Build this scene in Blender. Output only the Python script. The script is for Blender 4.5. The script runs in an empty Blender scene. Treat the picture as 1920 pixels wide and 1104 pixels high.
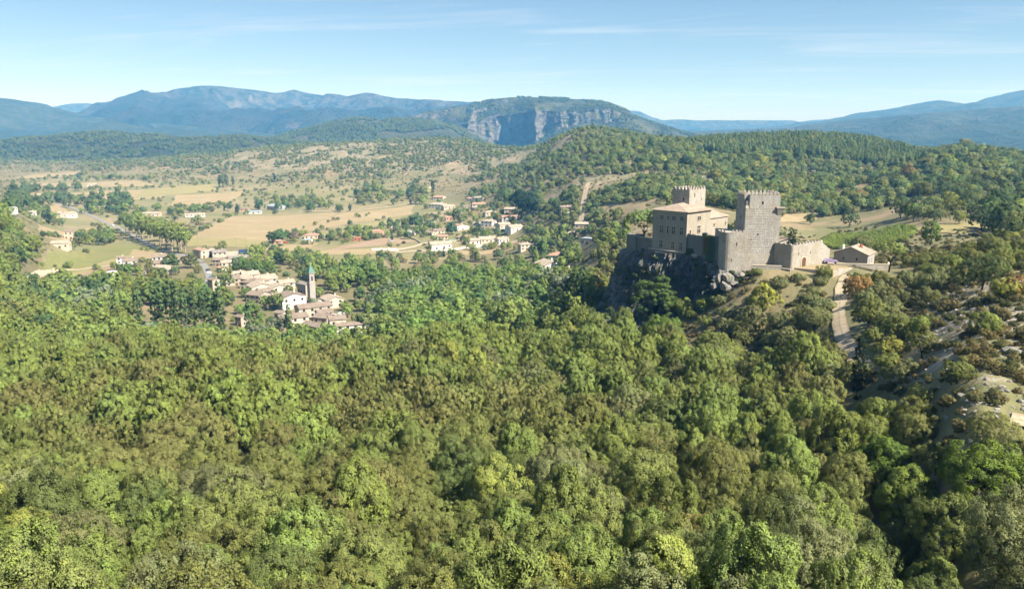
import bpy, bmesh, math, random
import numpy as np
from mathutils import Vector, Matrix
R = math.radians
scene = bpy.context.scene
COL = scene.collection
random.seed(7)

# ------------------------------------------------------------------ camera
PITCH = R(11.6); CAMZ = 110.0; FPX = 1495.0          # focal length in pixels of the 1920 px frame
cam_d = bpy.data.cameras.new('camera'); cam = bpy.data.objects.new('camera', cam_d); COL.objects.link(cam)
cam_d.sensor_width = 36.0; cam_d.lens = 36.0 * FPX / 1920.0
cam_d.clip_start = 1.0; cam_d.clip_end = 60000.0
cam.location = (0, 0, CAMZ); cam.rotation_euler = (R(90) - PITCH, 0, 0)
scene.camera = cam

# ------------------------------------------------------------------ light
SUN_AZ, SUN_EL = R(126), R(46)
world = bpy.data.worlds.new('World'); scene.world = world; world.use_nodes = True
wn, wl = world.node_tree.nodes, world.node_tree.links
wn.clear()
wo = wn.new('ShaderNodeOutputWorld'); bg = wn.new('ShaderNodeBackground')
sky = wn.new('ShaderNodeTexSky'); sky.sky_type = 'NISHITA'; sky.sun_disc = False
sky.sun_elevation = SUN_EL; sky.sun_rotation = SUN_AZ
sky.altitude = 250; sky.air_density = 0.8; sky.dust_density = 0.3; sky.ozone_density = 2.0
bg.inputs['Strength'].default_value = 0.050
# thin cirrus, mapped on a high flat layer so that it lies the same way all over the sky
tc = wn.new('ShaderNodeTexCoord'); sep = wn.new('ShaderNodeSeparateXYZ'); wl.new(tc.outputs['Generated'], sep.inputs[0])
def wmath(op, a, b=None, clamp=False):
    m = wn.new('ShaderNodeMath'); m.operation = op; m.use_clamp = clamp
    for i, v in enumerate((a, b)):
        if v is None: continue
        if isinstance(v, (int, float)): m.inputs[i].default_value = v
        else: wl.new(v, m.inputs[i])
    return m.outputs[0]
zz = wmath('ADD', wmath('MAXIMUM', sep.outputs['Z'], 0.0), 0.06)
cx = wmath('DIVIDE', sep.outputs['X'], zz); cy = wmath('DIVIDE', sep.outputs['Y'], zz)
cmb = wn.new('ShaderNodeCombineXYZ')
wl.new(wmath('ADD', wmath('MULTIPLY', cx, 0.30), wmath('MULTIPLY', cy, -0.10)), cmb.inputs[0])
wl.new(wmath('ADD', wmath('MULTIPLY', cy, 0.95), wmath('MULTIPLY', cx, 0.24)), cmb.inputs[1])
nz = wn.new('ShaderNodeTexNoise'); nz.inputs['Scale'].default_value = 1.25; nz.inputs['Detail'].default_value = 7; nz.inputs['Roughness'].default_value = 0.58
nz.inputs['Distortion'].default_value = 0.8
wl.new(cmb.outputs[0], nz.inputs['Vector'])
cr = wn.new('ShaderNodeValToRGB'); cr.color_ramp.elements[0].position = 0.53; cr.color_ramp.elements[1].position = 0.80
cr.color_ramp.elements[0].color = (0, 0, 0, 1); cr.color_ramp.elements[1].color = (0.55, 0.55, 0.55, 1)
wl.new(nz.outputs['Fac'], cr.inputs[0])
mx = wn.new('ShaderNodeMix'); mx.data_type = 'RGBA'; wl.new(cr.outputs[0], mx.inputs[0])
wl.new(sky.outputs[0], mx.inputs[6]); mx.inputs[7].default_value = (7.6, 7.9, 8.2, 1)
wl.new(mx.outputs[2], bg.inputs['Color']); wl.new(bg.outputs[0], wo.inputs[0])

sun_d = bpy.data.lights.new('sun', 'SUN'); sun = bpy.data.objects.new('sun', sun_d); COL.objects.link(sun)
sun_d.energy = 5.0; sun_d.angle = R(0.53); sun_d.color = (1.0, 0.94, 0.84)
SUNV = Vector((math.sin(SUN_AZ) * math.cos(SUN_EL), math.cos(SUN_AZ) * math.cos(SUN_EL), math.sin(SUN_EL)))
sun.rotation_euler = SUNV.to_track_quat('Z', 'Y').to_euler()
sun.location = (200, -200, 500)

vs = scene.view_settings
vs.view_transform = 'Standard'; vs.look = 'None'; vs.gamma = 1.0; vs.use_curve_mapping = False; vs.exposure = 1.28
cy_ = scene.cycles
cy_.max_bounces = 5; cy_.diffuse_bounces = 3; cy_.glossy_bounces = 2; cy_.transmission_bounces = 3; cy_.volume_bounces = 1
cy_.transparent_max_bounces = 4; cy_.use_denoising = True; cy_.sample_clamp_indirect = 4.0
cy_.caustics_reflective = False; cy_.caustics_refractive = False

# ------------------------------------------------------------------ pixel <-> place (the photograph's 1920 x 1104 pixels)
CP, SP = math.cos(PITCH), math.sin(PITCH)
def slope(py):
    v = (552.0 - py) / FPX
    return (-SP + v * CP) / (CP + v * SP)
def at(px, py, Y):
    """the point seen at a pixel at forward distance Y"""
    v = (552.0 - py) / FPX
    t = Y / (CP + v * SP)
    return np.array(((px - 960.0) / FPX * t, Y, CAMZ + t * (-SP + v * CP)))
def pix(x, y, z):
    dz = np.asarray(z) - CAMZ
    f = np.asarray(y) * CP - dz * SP; u = np.asarray(y) * SP + dz * CP
    f = np.maximum(f, 1e-3)
    return 960 + FPX * np.asarray(x) / f, 552 - FPX * u / f

# ------------------------------------------------------------------ noise
_rt = np.random.RandomState(11).rand(256, 256).astype(np.float64)
def vnoise(x, y):
    x = np.asarray(x, float); y = np.asarray(y, float)
    xi = np.floor(x).astype(int); yi = np.floor(y).astype(int); fx = x - xi; fy = y - yi
    fx = fx * fx * (3 - 2 * fx); fy = fy * fy * (3 - 2 * fy)
    a = _rt[xi & 255, yi & 255]; b = _rt[(xi + 1) & 255, yi & 255]; c = _rt[xi & 255, (yi + 1) & 255]; d = _rt[(xi + 1) & 255, (yi + 1) & 255]
    return (a * (1 - fx) + b * fx) * (1 - fy) + (c * (1 - fx) + d * fx) * fy
def fbm(x, y, o=4, g=0.5):
    s = 0; a = 1; n = 0
    for k in range(o):
        s = s + a * vnoise(x * 2 ** k + 17.3 * k, y * 2 ** k + 5.1 * k); n += a; a *= g
    return s / n
def ridged(x, y, o=4):
    s = 0; a = 1; n = 0
    for k in range(o):
        s = s + a * (1 - np.abs(2 * vnoise(x * 2 ** k + 9.7 * k, y * 2 ** k + 3.3 * k) - 1)); n += a; a *= 0.5
    return s / n

# ------------------------------------------------------------------ mesh helpers
def mesh_np(name, V, F, mats=(), smooth=False, attrs=None, mi=None):
    V = np.asarray(V, np.float32); F = np.asarray(F, np.int32); k = F.shape[1]
    me = bpy.data.meshes.new(name)
    me.vertices.add(len(V)); me.vertices.foreach_set('co', V.ravel())
    me.loops.add(F.size); me.loops.foreach_set('vertex_index', F.ravel())
    me.polygons.add(len(F)); me.polygons.foreach_set('loop_start', np.arange(0, F.size, k, dtype=np.int32))
    me.polygons.foreach_set('use_smooth', np.full(len(F), bool(smooth)))
    for m in mats: me.materials.append(m)
    if mi is not None: me.polygons.foreach_set('material_index', np.asarray(mi, np.int32))
    for n, (dom, a) in (attrs or {}).items():
        if np.ndim(a) == 2 and np.shape(a)[1] == 3 and len(a) == len(F): v_ = me.attributes.new(n, 'FLOAT_VECTOR', dom); v_.data.foreach_set('vector', np.asarray(a, np.float32).ravel()); continue
        at_ = me.attributes.new(n, 'FLOAT', dom); at_.data.foreach_set('value', np.asarray(a, np.float32).ravel())
    me.update(calc_edges=True); me.validate()
    return me
def link(name, me, parent=None):
    o = bpy.data.objects.new(name, me); COL.objects.link(o)
    if parent is not None: o.parent = parent
    return o
def tag(o, label=None, cat=None, group=None, kind=None):
    if label: o['label'] = label
    if cat: o['category'] = cat
    if group: o['group'] = group
    if kind: o['kind'] = kind
    return o
def thing(name, loc, label, cat, group=None, rz=0.0):
    o = bpy.data.objects.new(name, None); COL.objects.link(o); o.location = loc; o.rotation_euler = (0, 0, rz)
    o.empty_display_size = 0.5
    return tag(o, label, cat, group)

class B:
    """collects faces for ONE part"""
    def __init__(s, org=(0, 0, 0)): s.v = []; s.f = []; s.o = np.array(org, float)
    def poly(s, pts):
        i = len(s.v); s.v += [tuple(np.array(p, float) - s.o) for p in pts]; s.f.append(tuple(range(i, i + len(pts)))); return s
    def hexa(s, p):        # 8 corners: bottom ring 0-3 (ccw from above), top ring 4-7
        i = len(s.v); s.v += [tuple(np.array(q, float) - s.o) for q in p]
        for f in ((3, 2, 1, 0), (4, 5, 6, 7), (0, 1, 5, 4), (1, 2, 6, 5), (2, 3, 7, 6), (3, 0, 4, 7)): s.f.append(tuple(i + k for k in f))
        return s
    def box(s, x0, x1, y0, y1, z0, z1):
        return s.hexa([(x0, y0, z0), (x1, y0, z0), (x1, y1, z0), (x0, y1, z0), (x0, y0, z1), (x1, y0, z1), (x1, y1, z1), (x0, y1, z1)])
    def prism(s, ring, z0, z1, cap=True):      # ring ccw from above; z0, z1 numbers or lists
        n = len(ring); z0 = [z0] * n if np.isscalar(z0) else z0; z1 = [z1] * n if np.isscalar(z1) else z1
        i = len(s.v)
        s.v += [tuple(np.array((p[0], p[1], z0[k])) - s.o) for k, p in enumerate(ring)] + [tuple(np.array((p[0], p[1], z1[k])) - s.o) for k, p in enumerate(ring)]
        for k in range(n): s.f.append((i + k, i + (k + 1) % n, i + n + (k + 1) % n, i + n + k))
        if cap: s.f.append(tuple(i + n + k for k in range(n))); s.f.append(tuple(i + k for k in reversed(range(n))))
        return s
    def fbox(s, O, e, n, s0, s1, d0, d1, z0, z1):   # box on a wall: O foot, e along, n outward
        O = np.array(O, float); e = np.array(e, float); n = np.array(n, float)
        c = []
        for z in (z0, z1):
            for a, d in ((s0, d1), (s1, d1), (s1, d0), (s0, d0)):
                q = O + e * a + n * d; c.append((q[0], q[1], z))
        cr_ = e[0] * n[1] - e[1] * n[0]
        if cr_ > 0: c = [c[i] for i in (1, 0, 3, 2, 5, 4, 7, 6)]
        return s.hexa(c)
    def tube(s, pts, rad, k=6):
        ring0 = None
        for j, (p, r) in enumerate(zip(pts, rad)):
            p = np.array(p, float); q = np.array(pts[min(j + 1, len(pts) - 1)], float) - np.array(pts[max(j - 1, 0)], float)
            q /= np.linalg.norm(q) + 1e-9; a = np.cross(q, (0.3, 1, 0.2)); a /= np.linalg.norm(a) + 1e-9; b = np.cross(q, a)
            i = len(s.v); s.v += [tuple(p + r * (a * math.cos(6.2832 * m / k) + b * math.sin(6.2832 * m / k)) - s.o) for m in range(k)]
            if ring0 is not None:
                for m in range(k): s.f.append((ring0 + m, ring0 + (m + 1) % k, i + (m + 1) % k, i + m))
            else: s.f.append(tuple(i + m for m in range(k)))
            ring0 = i
        s.f.append(tuple(ring0 + m for m in reversed(range(k))))
        return s
    def mesh(s, name, mat, smooth=False):
        me = bpy.data.meshes.new(name); me.from_pydata(s.v, [], s.f)
        me.materials.append(mat)
        bm = bmesh.new(); bm.from_mesh(me); bmesh.ops.recalc_face_normals(bm, faces=bm.faces); bm.to_mesh(me); bm.free()
        if smooth:
            me.polygons.foreach_set('use_smooth', [True] * len(me.polygons))
        return me
    def build(s, name, mat, parent=None, smooth=False): return link(name, s.mesh(name, mat, smooth), parent)

# ------------------------------------------------------------------ materials
class N:
    def __init__(s, name):
        s.m = bpy.data.materials.new(name); s.m.use_nodes = True; s.n = s.m.node_tree.nodes; s.l = s.m.node_tree.links
        s.p = s.n['Principled BSDF']; s.out = s.n['Material Output']; s.p.inputs['Specular IOR Level'].default_value = 0.25; s.p.inputs['Roughness'].default_value = 0.85
    def new(s, t, **k):
        x = s.n.new(t)
        for a, b in k.items(): setattr(x, a, b)
        return x
    def put(s, sock, v):
        if isinstance(v, bpy.types.NodeSocket): s.l.new(v, sock)
        elif v is not None: sock.default_value = v if not (isinstance(v, tuple) and len(v) == 3 and sock.type == 'RGBA') else v + (1,)
    def math(s, op, a, b=None, c=None, clamp=False):
        x = s.new('ShaderNodeMath', operation=op, use_clamp=clamp)
        for i, v in enumerate((a, b, c)): s.put(x.inputs[i], v)
        return x.outputs[0]
    def vm(s, op, a, b=None):
        x = s.new('ShaderNodeVectorMath', operation=op); s.put(x.inputs[0], a)
        if b is not None: s.put(x.inputs[1], b)
        return x.outputs['Value'] if op in ('DOT_PRODUCT', 'LENGTH') else x.outputs[0]
    def mix(s, f, a, b, bt='MIX'):
        x = s.new('ShaderNodeMix', data_type='RGBA', blend_type=bt); s.put(x.inputs[0], f); s.put(x.inputs[6], a); s.put(x.inputs[7], b); return x.outputs[2]
    def noise(s, vec, scale, detail=4, rough=0.55, dist=0.0):
        x = s.new('ShaderNodeTexNoise'); s.put(x.inputs['Vector'], vec); x.inputs['Scale'].default_value = scale; x.inputs['Detail'].default_value = detail
        x.inputs['Roughness'].default_value = rough; x.inputs['Distortion'].default_value = dist; return x.outputs['Fac']
    def ramp(s, f, stops):
        x = s.new('ShaderNodeValToRGB'); s.l.new(f, x.inputs[0]); e = x.color_ramp.elements
        while len(e) < len(stops): e.new(0.5)
        for el, (p, c) in zip(e, stops): el.position = p; el.color = (c, c, c, 1) if np.isscalar(c) else tuple(c) + (1,)
        return x.outputs[0]
    def geo(s):
        g = s.new('ShaderNodeNewGeometry'); return g
    def attr(s, n): return s.new('ShaderNodeAttribute', attribute_name=n).outputs['Fac']
    def bump(s, h, strength=0.5, dist=0.1):
        x = s.new('ShaderNodeBump'); x.inputs['Strength'].default_value = strength; x.inputs['Distance'].default_value = dist
        s.l.new(h, x.inputs['Height']); s.l.new(x.outputs[0], s.p.inputs['Normal'])
    def col(s, c): s.put(s.p.inputs['Base Color'], c)

def plain(name, c, rough=0.8, var=0.15, scale=0.6, spec=0.25):
    m = N(name); g = m.geo(); f = m.noise(g.outputs['Position'], scale, 5, 0.6)
    m.col(m.mix(m.math('MULTIPLY', m.ramp(f, [(0.3, 0.0), (0.72, 1.0)]), var * 3, clamp=True), c, tuple(v * 0.62 for v in c)))
    m.p.inputs['Roughness'].default_value = rough; m.p.inputs['Specular IOR Level'].default_value = spec
    return m.m

def wall_uv(m):
    """metres along a wall and up it, from the surface itself"""
    g = m.geo(); t = m.vm('NORMALIZE', m.vm('CROSS_PRODUCT', g.outputs['True Normal'], (0.0, 0.0, 1.0)))
    u = m.vm('DOT_PRODUCT', g.outputs['Position'], t); sx = m.new('ShaderNodeSeparateXYZ'); m.l.new(g.outputs['Position'], sx.inputs[0])
    c = m.new('ShaderNodeCombineXYZ'); m.l.new(u, c.inputs[0]); m.l.new(sx.outputs['Z'], c.inputs[1])
    return g, c.outputs[0], u, sx.outputs['Z']

def masonry(name, c1, c2, cm, bw, bh, stain=0.5, bumpd=0.06, pit=0.5):
    m = N(name); g, uv, u, z = wall_uv(m)
    w = m.new('ShaderNodeTexNoise'); w.inputs['Scale'].default_value = 0.9; w.inputs['Detail'].default_value = 3; m.l.new(uv, w.inputs['Vector'])
    off = m.vm('SCALE', m.vm('SUBTRACT', w.outputs['Color'], (0.5, 0.5, 0.5))); off.node.inputs['Scale'].default_value = bh * 0.9
    br = m.new('ShaderNodeTexBrick'); m.l.new(m.vm('ADD', uv, off), br.inputs['Vector'])
    br.inputs['Scale'].default_value = 1.0; br.inputs['Brick Width'].default_value = bw; br.inputs['Row Height'].default_value = bh
    br.inputs['Mortar Size'].default_value = bh * 0.10; br.inputs['Mortar Smooth'].default_value = 0.4; br.inputs['Bias'].default_value = 0.0
    br.offset = 0.45; br.squash = 1.3; br.squash_frequency = 3
    br.inputs['Color1'].default_value = c1 + (1,); br.inputs['Color2'].default_value = c2 + (1,); br.inputs['Mortar'].default_value = cm + (1,)
    st = m.new('ShaderNodeCombineXYZ'); m.l.new(m.math('MULTIPLY', u, 0.55), st.inputs[0]); m.l.new(m.math('MULTIPLY', z, 0.10), st.inputs[1])
    streak = m.noise(st.outputs[0], 1.0, 5, 0.65)
    big = m.noise(g.outputs['Position'], 0.22, 5, 0.6)
    fine = m.noise(g.outputs['Position'], 2.6, 4, 0.7)
    c = m.mix(m.math('MULTIPLY', m.ramp(streak, [(0.42, 0.0), (0.68, 1.0)]), stain), br.outputs['Color'], tuple(v * 0.42 for v in c1))
    c = m.mix(m.math('MULTIPLY', m.ramp(big, [(0.40, 0.0), (0.66, 1.0)]), 0.45), c, (0.30, 0.24, 0.15))
    c = m.mix(m.math('MULTIPLY', m.ramp(fine, [(0.45, 0.0), (0.62, 1.0)]), pit), c, tuple(v * 0.5 for v in c2))
    m.col(c)
    h = m.math('SUBTRACT', m.math('MULTIPLY', fine, 0.6), m.math('MULTIPLY', br.outputs['Fac'], 0.8))
    m.bump(h, 0.9, bumpd)
    return m.m

def roof_tiles(name, c1, c2, c3):
    m = N(name); g = m.geo()
    t = m.vm('NORMALIZE', m.vm('CROSS_PRODUCT', g.outputs['True Normal'], (0.0, 0.0, 1.0)))
    u = m.vm('DOT_PRODUCT', g.outputs['Position'], t); sx = m.new('ShaderNodeSeparateXYZ'); m.l.new(g.outputs['Position'], sx.inputs[0])
    cols = m.math('SINE', m.math('MULTIPLY', u, 6.2832 / 0.42))
    rows = m.math('FRACT', m.math('MULTIPLY', sx.outputs['Z'], 5.5))
    cell = m.new('ShaderNodeCombineXYZ'); m.l.new(m.math('FLOOR', m.math('MULTIPLY', u, 1 / 0.42)), cell.inputs[0]); m.l.new(m.math('FLOOR', m.math('MULTIPLY', sx.outputs['Z'], 5.5)), cell.inputs[1])
    wn_ = m.new('ShaderNodeTexWhiteNoise'); m.l.new(cell.outputs[0], wn_.inputs['Vector'])
    big = m.noise(g.outputs['Position'], 0.35, 5, 0.65)
    c = m.mix(m.ramp(wn_.outputs['Value'], [(0.2, 0.0), (0.8, 1.0)]), c1, c2)
    c = m.mix(m.math('MULTIPLY', m.ramp(big, [(0.42, 0.0), (0.65, 1.0)]), 0.75), c, c3)
    c = m.mix(m.math('MULTIPLY', m.ramp(cols, [(0.0, 1.0), (0.35, 0.0)]), 0.45), c, tuple(v * 0.45 for v in c1))
    m.col(c); m.bump(m.math('ADD', cols, m.math('MULTIPLY', rows, 0.5)), 0.8, 0.06)
    return m.m

def stucco(name, c, dirt=0.35):
    m = N(name); g, uv, u, z = wall_uv(m)
    st = m.new('ShaderNodeCombineXYZ'); m.l.new(m.math('MULTIPLY', u, 0.6), st.inputs[0]); m.l.new(m.math('MULTIPLY', z, 0.15), st.inputs[1])
    f = m.noise(st.outputs[0], 1.0, 5, 0.6); f2 = m.noise(g.outputs['Position'], 1.7, 4, 0.6)
    k = m.mix(m.math('MULTIPLY', m.ramp(f, [(0.42, 0), (0.7, 1)]), dirt), c, tuple(v * 0.55 for v in c))
    m.col(m.mix(m.math('MULTIPLY', f2, 0.25), k, tuple(v * 0.7 for v in c)))
    return m.m

M = {}
M['keep'] = masonry('keep_stone', (0.57, 0.55, 0.50), (0.42, 0.405, 0.37), (0.14, 0.13, 0.115), 1.1, 0.50, 0.60, 0.18, 0.6)
M['curtain'] = masonry('curtain_stone', (0.56, 0.525, 0.455), (0.45, 0.42, 0.36), (0.24, 0.22, 0.185), 0.7, 0.36, 0.45, 0.10, 0.6)
M['render'] = masonry('rendered_stone', (0.44, 0.425, 0.39), (0.395, 0.38, 0.35), (0.33, 0.315, 0.29), 0.7, 0.36, 0.6, 0.05, 0.45)
M['shade_dark'] = masonry('shade_darkened_wall', (0.235, 0.235, 0.215), (0.195, 0.198, 0.18), (0.13, 0.135, 0.12), 0.7, 0.36, 0.6, 0.06, 0.5)  # wall stone with deep shade put into its colour, for the castle's shaded walls
M['house_stone'] = masonry('residence_stone', (0.47, 0.42, 0.34), (0.42, 0.375, 0.305), (0.34, 0.31, 0.25), 0.7, 0.34, 0.45, 0.05, 0.45)
M['pale_stone'] = plain('pale_dressed_stone', (0.487, 0.428, 0.336), 0.8, 0.1, 1.5)
M['glass'] = plain('dark_window_glass', (0.022, 0.026, 0.034), 0.18, 0.1, 1.0, 0.5)
M['hole'] = plain('dark_opening', (0.018, 0.016, 0.014), 0.9, 0.1)
M['wood'] = plain('weathered_wood', (0.13, 0.07, 0.035), 0.7, 0.2, 3.0)
M['shutter_grey'] = plain('grey_shutter', (0.25, 0.27, 0.28), 0.6, 0.1, 2)
M['shutter_brown'] = plain('brown_shutter', (0.16, 0.085, 0.045), 0.6, 0.1, 2)
M['white_frame'] = plain('white_joinery', (0.75, 0.74, 0.70), 0.5, 0.05, 2)
M['tile_castle'] = roof_tiles('castle_tiles', (0.40, 0.315, 0.245), (0.47, 0.395, 0.32), (0.30, 0.215, 0.155))
M['tile_orange'] = roof_tiles('orange_tiles', (0.42, 0.255, 0.175), (0.47, 0.32, 0.23), (0.33, 0.195, 0.135))
M['tile_pale'] = roof_tiles('pale_tiles', (0.43, 0.355, 0.275), (0.50, 0.43, 0.345), (0.32, 0.255, 0.195))
M['tile_brown'] = roof_tiles('brown_tiles', (0.27, 0.215, 0.17), (0.335, 0.275, 0.22), (0.195, 0.15, 0.12))
M['tile_grey'] = roof_tiles('grey_tiles', (0.26, 0.23, 0.21), (0.34, 0.30, 0.27), (0.19, 0.17, 0.15))
M['metal_roof'] = plain('grey_metal_roof', (0.33, 0.37, 0.37), 0.45, 0.15, 0.4, 0.5)
M['solar'] = plain('solar_panel', (0.03, 0.05, 0.10), 0.25, 0.1, 1, 0.5)
M['copper'] = plain('green_copper', (0.10, 0.20, 0.15), 0.6, 0.2, 0.8)
for k, c in dict(w_white=(0.688, 0.671, 0.636), w_cream=(0.55, 0.49, 0.395), w_pink=(0.533, 0.344, 0.267), w_grey=(0.361, 0.335, 0.301), w_stone=(0.40, 0.36, 0.295), w_beige=(0.48, 0.42, 0.335), w_red=(0.361, 0.129, 0.077)).items():
    M[k] = stucco(k, c)
M['bark'] = plain('bark', (0.095, 0.075, 0.055), 0.9, 0.3, 6)
M['bark_pale'] = plain('pale_bark', (0.30, 0.26, 0.19), 0.9, 0.3, 4)
M['dead_bark'] = plain('dead_grey_bark', (0.34, 0.32, 0.30), 0.9, 0.2, 4)
M['asphalt'] = plain('asphalt', (0.24, 0.235, 0.225), 0.85, 0.15, 0.2)
M['gravel'] = plain('pale_gravel', (0.470, 0.399, 0.294), 0.95, 0.25, 0.35)
def dirt():
    m = N('dirt_path'); g = m.geo(); P = g.outputs['Position']; a = m.noise(P, 0.5, 6, .7); b = m.noise(P, 2.2, 5, .75); w = m.attr('across')
    c = m.mix(m.ramp(a, [(.36, 0), (.64, 1)]), (.47, .385, .27), (.35, .28, .185)); c = m.mix(m.math('MULTIPLY', m.ramp(b, [(.5, 0), (.66, 1)]), .55), c, (.56, .49, .38))
    c = m.mix(m.math('MULTIPLY', m.ramp(w, [(0, .75), (.16, 0)]), m.ramp(a, [(.35, 0), (.5, 1)])), c, (.23, .20, .09)); c = m.mix(m.math('MULTIPLY', m.ramp(w, [(.66, 0), (1, 1)]), m.ramp(b, [(.38, 0), (.56, 1)])), c, (.27, .215, .105))
    m.col(c); m.bump(b, .7, .12); return m.m
M['dirt'] = dirt()
M['pool_water'] = plain('pool_water', (0.10, 0.55, 0.58), 0.08, 0.05, 0.5, 0.5)
M['metal'] = plain('galvanised_metal', (0.35, 0.35, 0.34), 0.5, 0.1)

def limestone(name, base=(0.34, 0.33, 0.31), warm=(0.36, 0.26, 0.15), dark=(0.10, 0.10, 0.095), sc=1.0, weeds=0.5):
    m = N(name); g = m.geo(); P = g.outputs['Position']
    f1 = m.noise(P, 0.35 * sc, 6, 0.62, 0.4); f2 = m.noise(P, 1.4 * sc, 5, 0.65); f3 = m.noise(P, 0.12 * sc, 3, 0.5)
    stv = m.vm('MULTIPLY', P, (1.0, 1.0, 0.55)); f4 = m.noise(stv, 0.7 * sc, 5, 0.65)
    c = m.mix(m.ramp(f4, [(0.40, 0.0), (0.62, 1.0)]), base, dark)
    c = m.mix(m.math('MULTIPLY', m.ramp(f1, [(0.52, 0.0), (0.66, 1.0)]), 0.6), c, warm)
    c = m.mix(m.math('MULTIPLY', m.ramp(f2, [(0.50, 0.0), (0.62, 1.0)]), 0.45), c, tuple(v * 0.45 for v in base))
    c = m.mix(m.math('MULTIPLY', m.ramp(f3, [(0.50, 0.0), (0.58, 1.0)]), weeds), c, (0.06, 0.075, 0.03))
    m.col(c); m.bump(m.math('ADD', f2, m.math('MULTIPLY', f4, 2.0)), 1.0, 0.5 / sc)
    return m.m
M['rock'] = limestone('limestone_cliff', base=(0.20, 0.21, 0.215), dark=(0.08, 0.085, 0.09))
M['boulder'] = limestone('limestone_boulder', base=(0.32, 0.31, 0.285), dark=(0.12, 0.118, 0.108), sc=2.0, weeds=0.4)

# foliage: the crown's own colour comes from the object, the leaf adds its own share
def foliage(name):
    m = N(name); oi = m.new('ShaderNodeObjectInfo'); r = m.attr('leaf'); rnd = oi.outputs['Random']
    hsv = m.new('ShaderNodeHueSaturation'); ta = m.new('ShaderNodeAttribute', attribute_name='tint', attribute_type='INSTANCER'); m.l.new(m.mix(1.0, oi.outputs['Color'], ta.outputs['Color'], 'ADD'), hsv.inputs['Color'])
    m.l.new(m.math('ADD', 0.488, m.math('MULTIPLY', rnd, 0.024)), hsv.inputs['Hue'])
    m.l.new(m.math('ADD', 0.85, m.math('MULTIPLY', r, 0.3)), hsv.inputs['Saturation'])
    m.l.new(m.math('MULTIPLY', m.math('ADD', 0.66, m.math('MULTIPLY', r, 1.12)), m.math('ADD', 0.82, m.math('MULTIPLY', rnd, 0.36))), hsv.inputs['Value'])
    tip = m.mix(m.math('MULTIPLY', m.ramp(r, [(0.80, 0.0), (1.0, 1.0)]), 0.35), hsv.outputs[0], (0.26, 0.23, 0.08))
    d = m.p; m.l.new(tip, d.inputs['Base Color']); d.inputs['Roughness'].default_value = 0.6; d.inputs['Specular IOR Level'].default_value = 0.14
    # leaves shade with the bough they sit on
    bn = m.new('ShaderNodeAttribute', attribute_name='bough'); vt = m.new('ShaderNodeVectorTransform', vector_type='NORMAL', convert_from='OBJECT', convert_to='WORLD'); m.l.new(bn.outputs['Vector'], vt.inputs[0])
    gn = m.geo(); m.l.new(m.vm('NORMALIZE', m.vm('ADD', m.vm('MULTIPLY', vt.outputs[0], (1.5, 1.5, 1.5)), gn.outputs['Normal'])), d.inputs['Normal'])
    tr = m.new('ShaderNodeBsdfTranslucent'); m.l.new(m.mix(0.35, tip, (0.26, 0.34, 0.04)), tr.inputs['Color'])
    ms = m.new('ShaderNodeMixShader'); ms.inputs[0].default_value = 0.30; m.l.new(d.outputs[0], ms.inputs[1]); m.l.new(tr.outputs[0], ms.inputs[2])
    m.l.new(ms.outputs[0], m.out.inputs['Surface'])
    return m.m
M['foliage'] = foliage('foliage')
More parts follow.
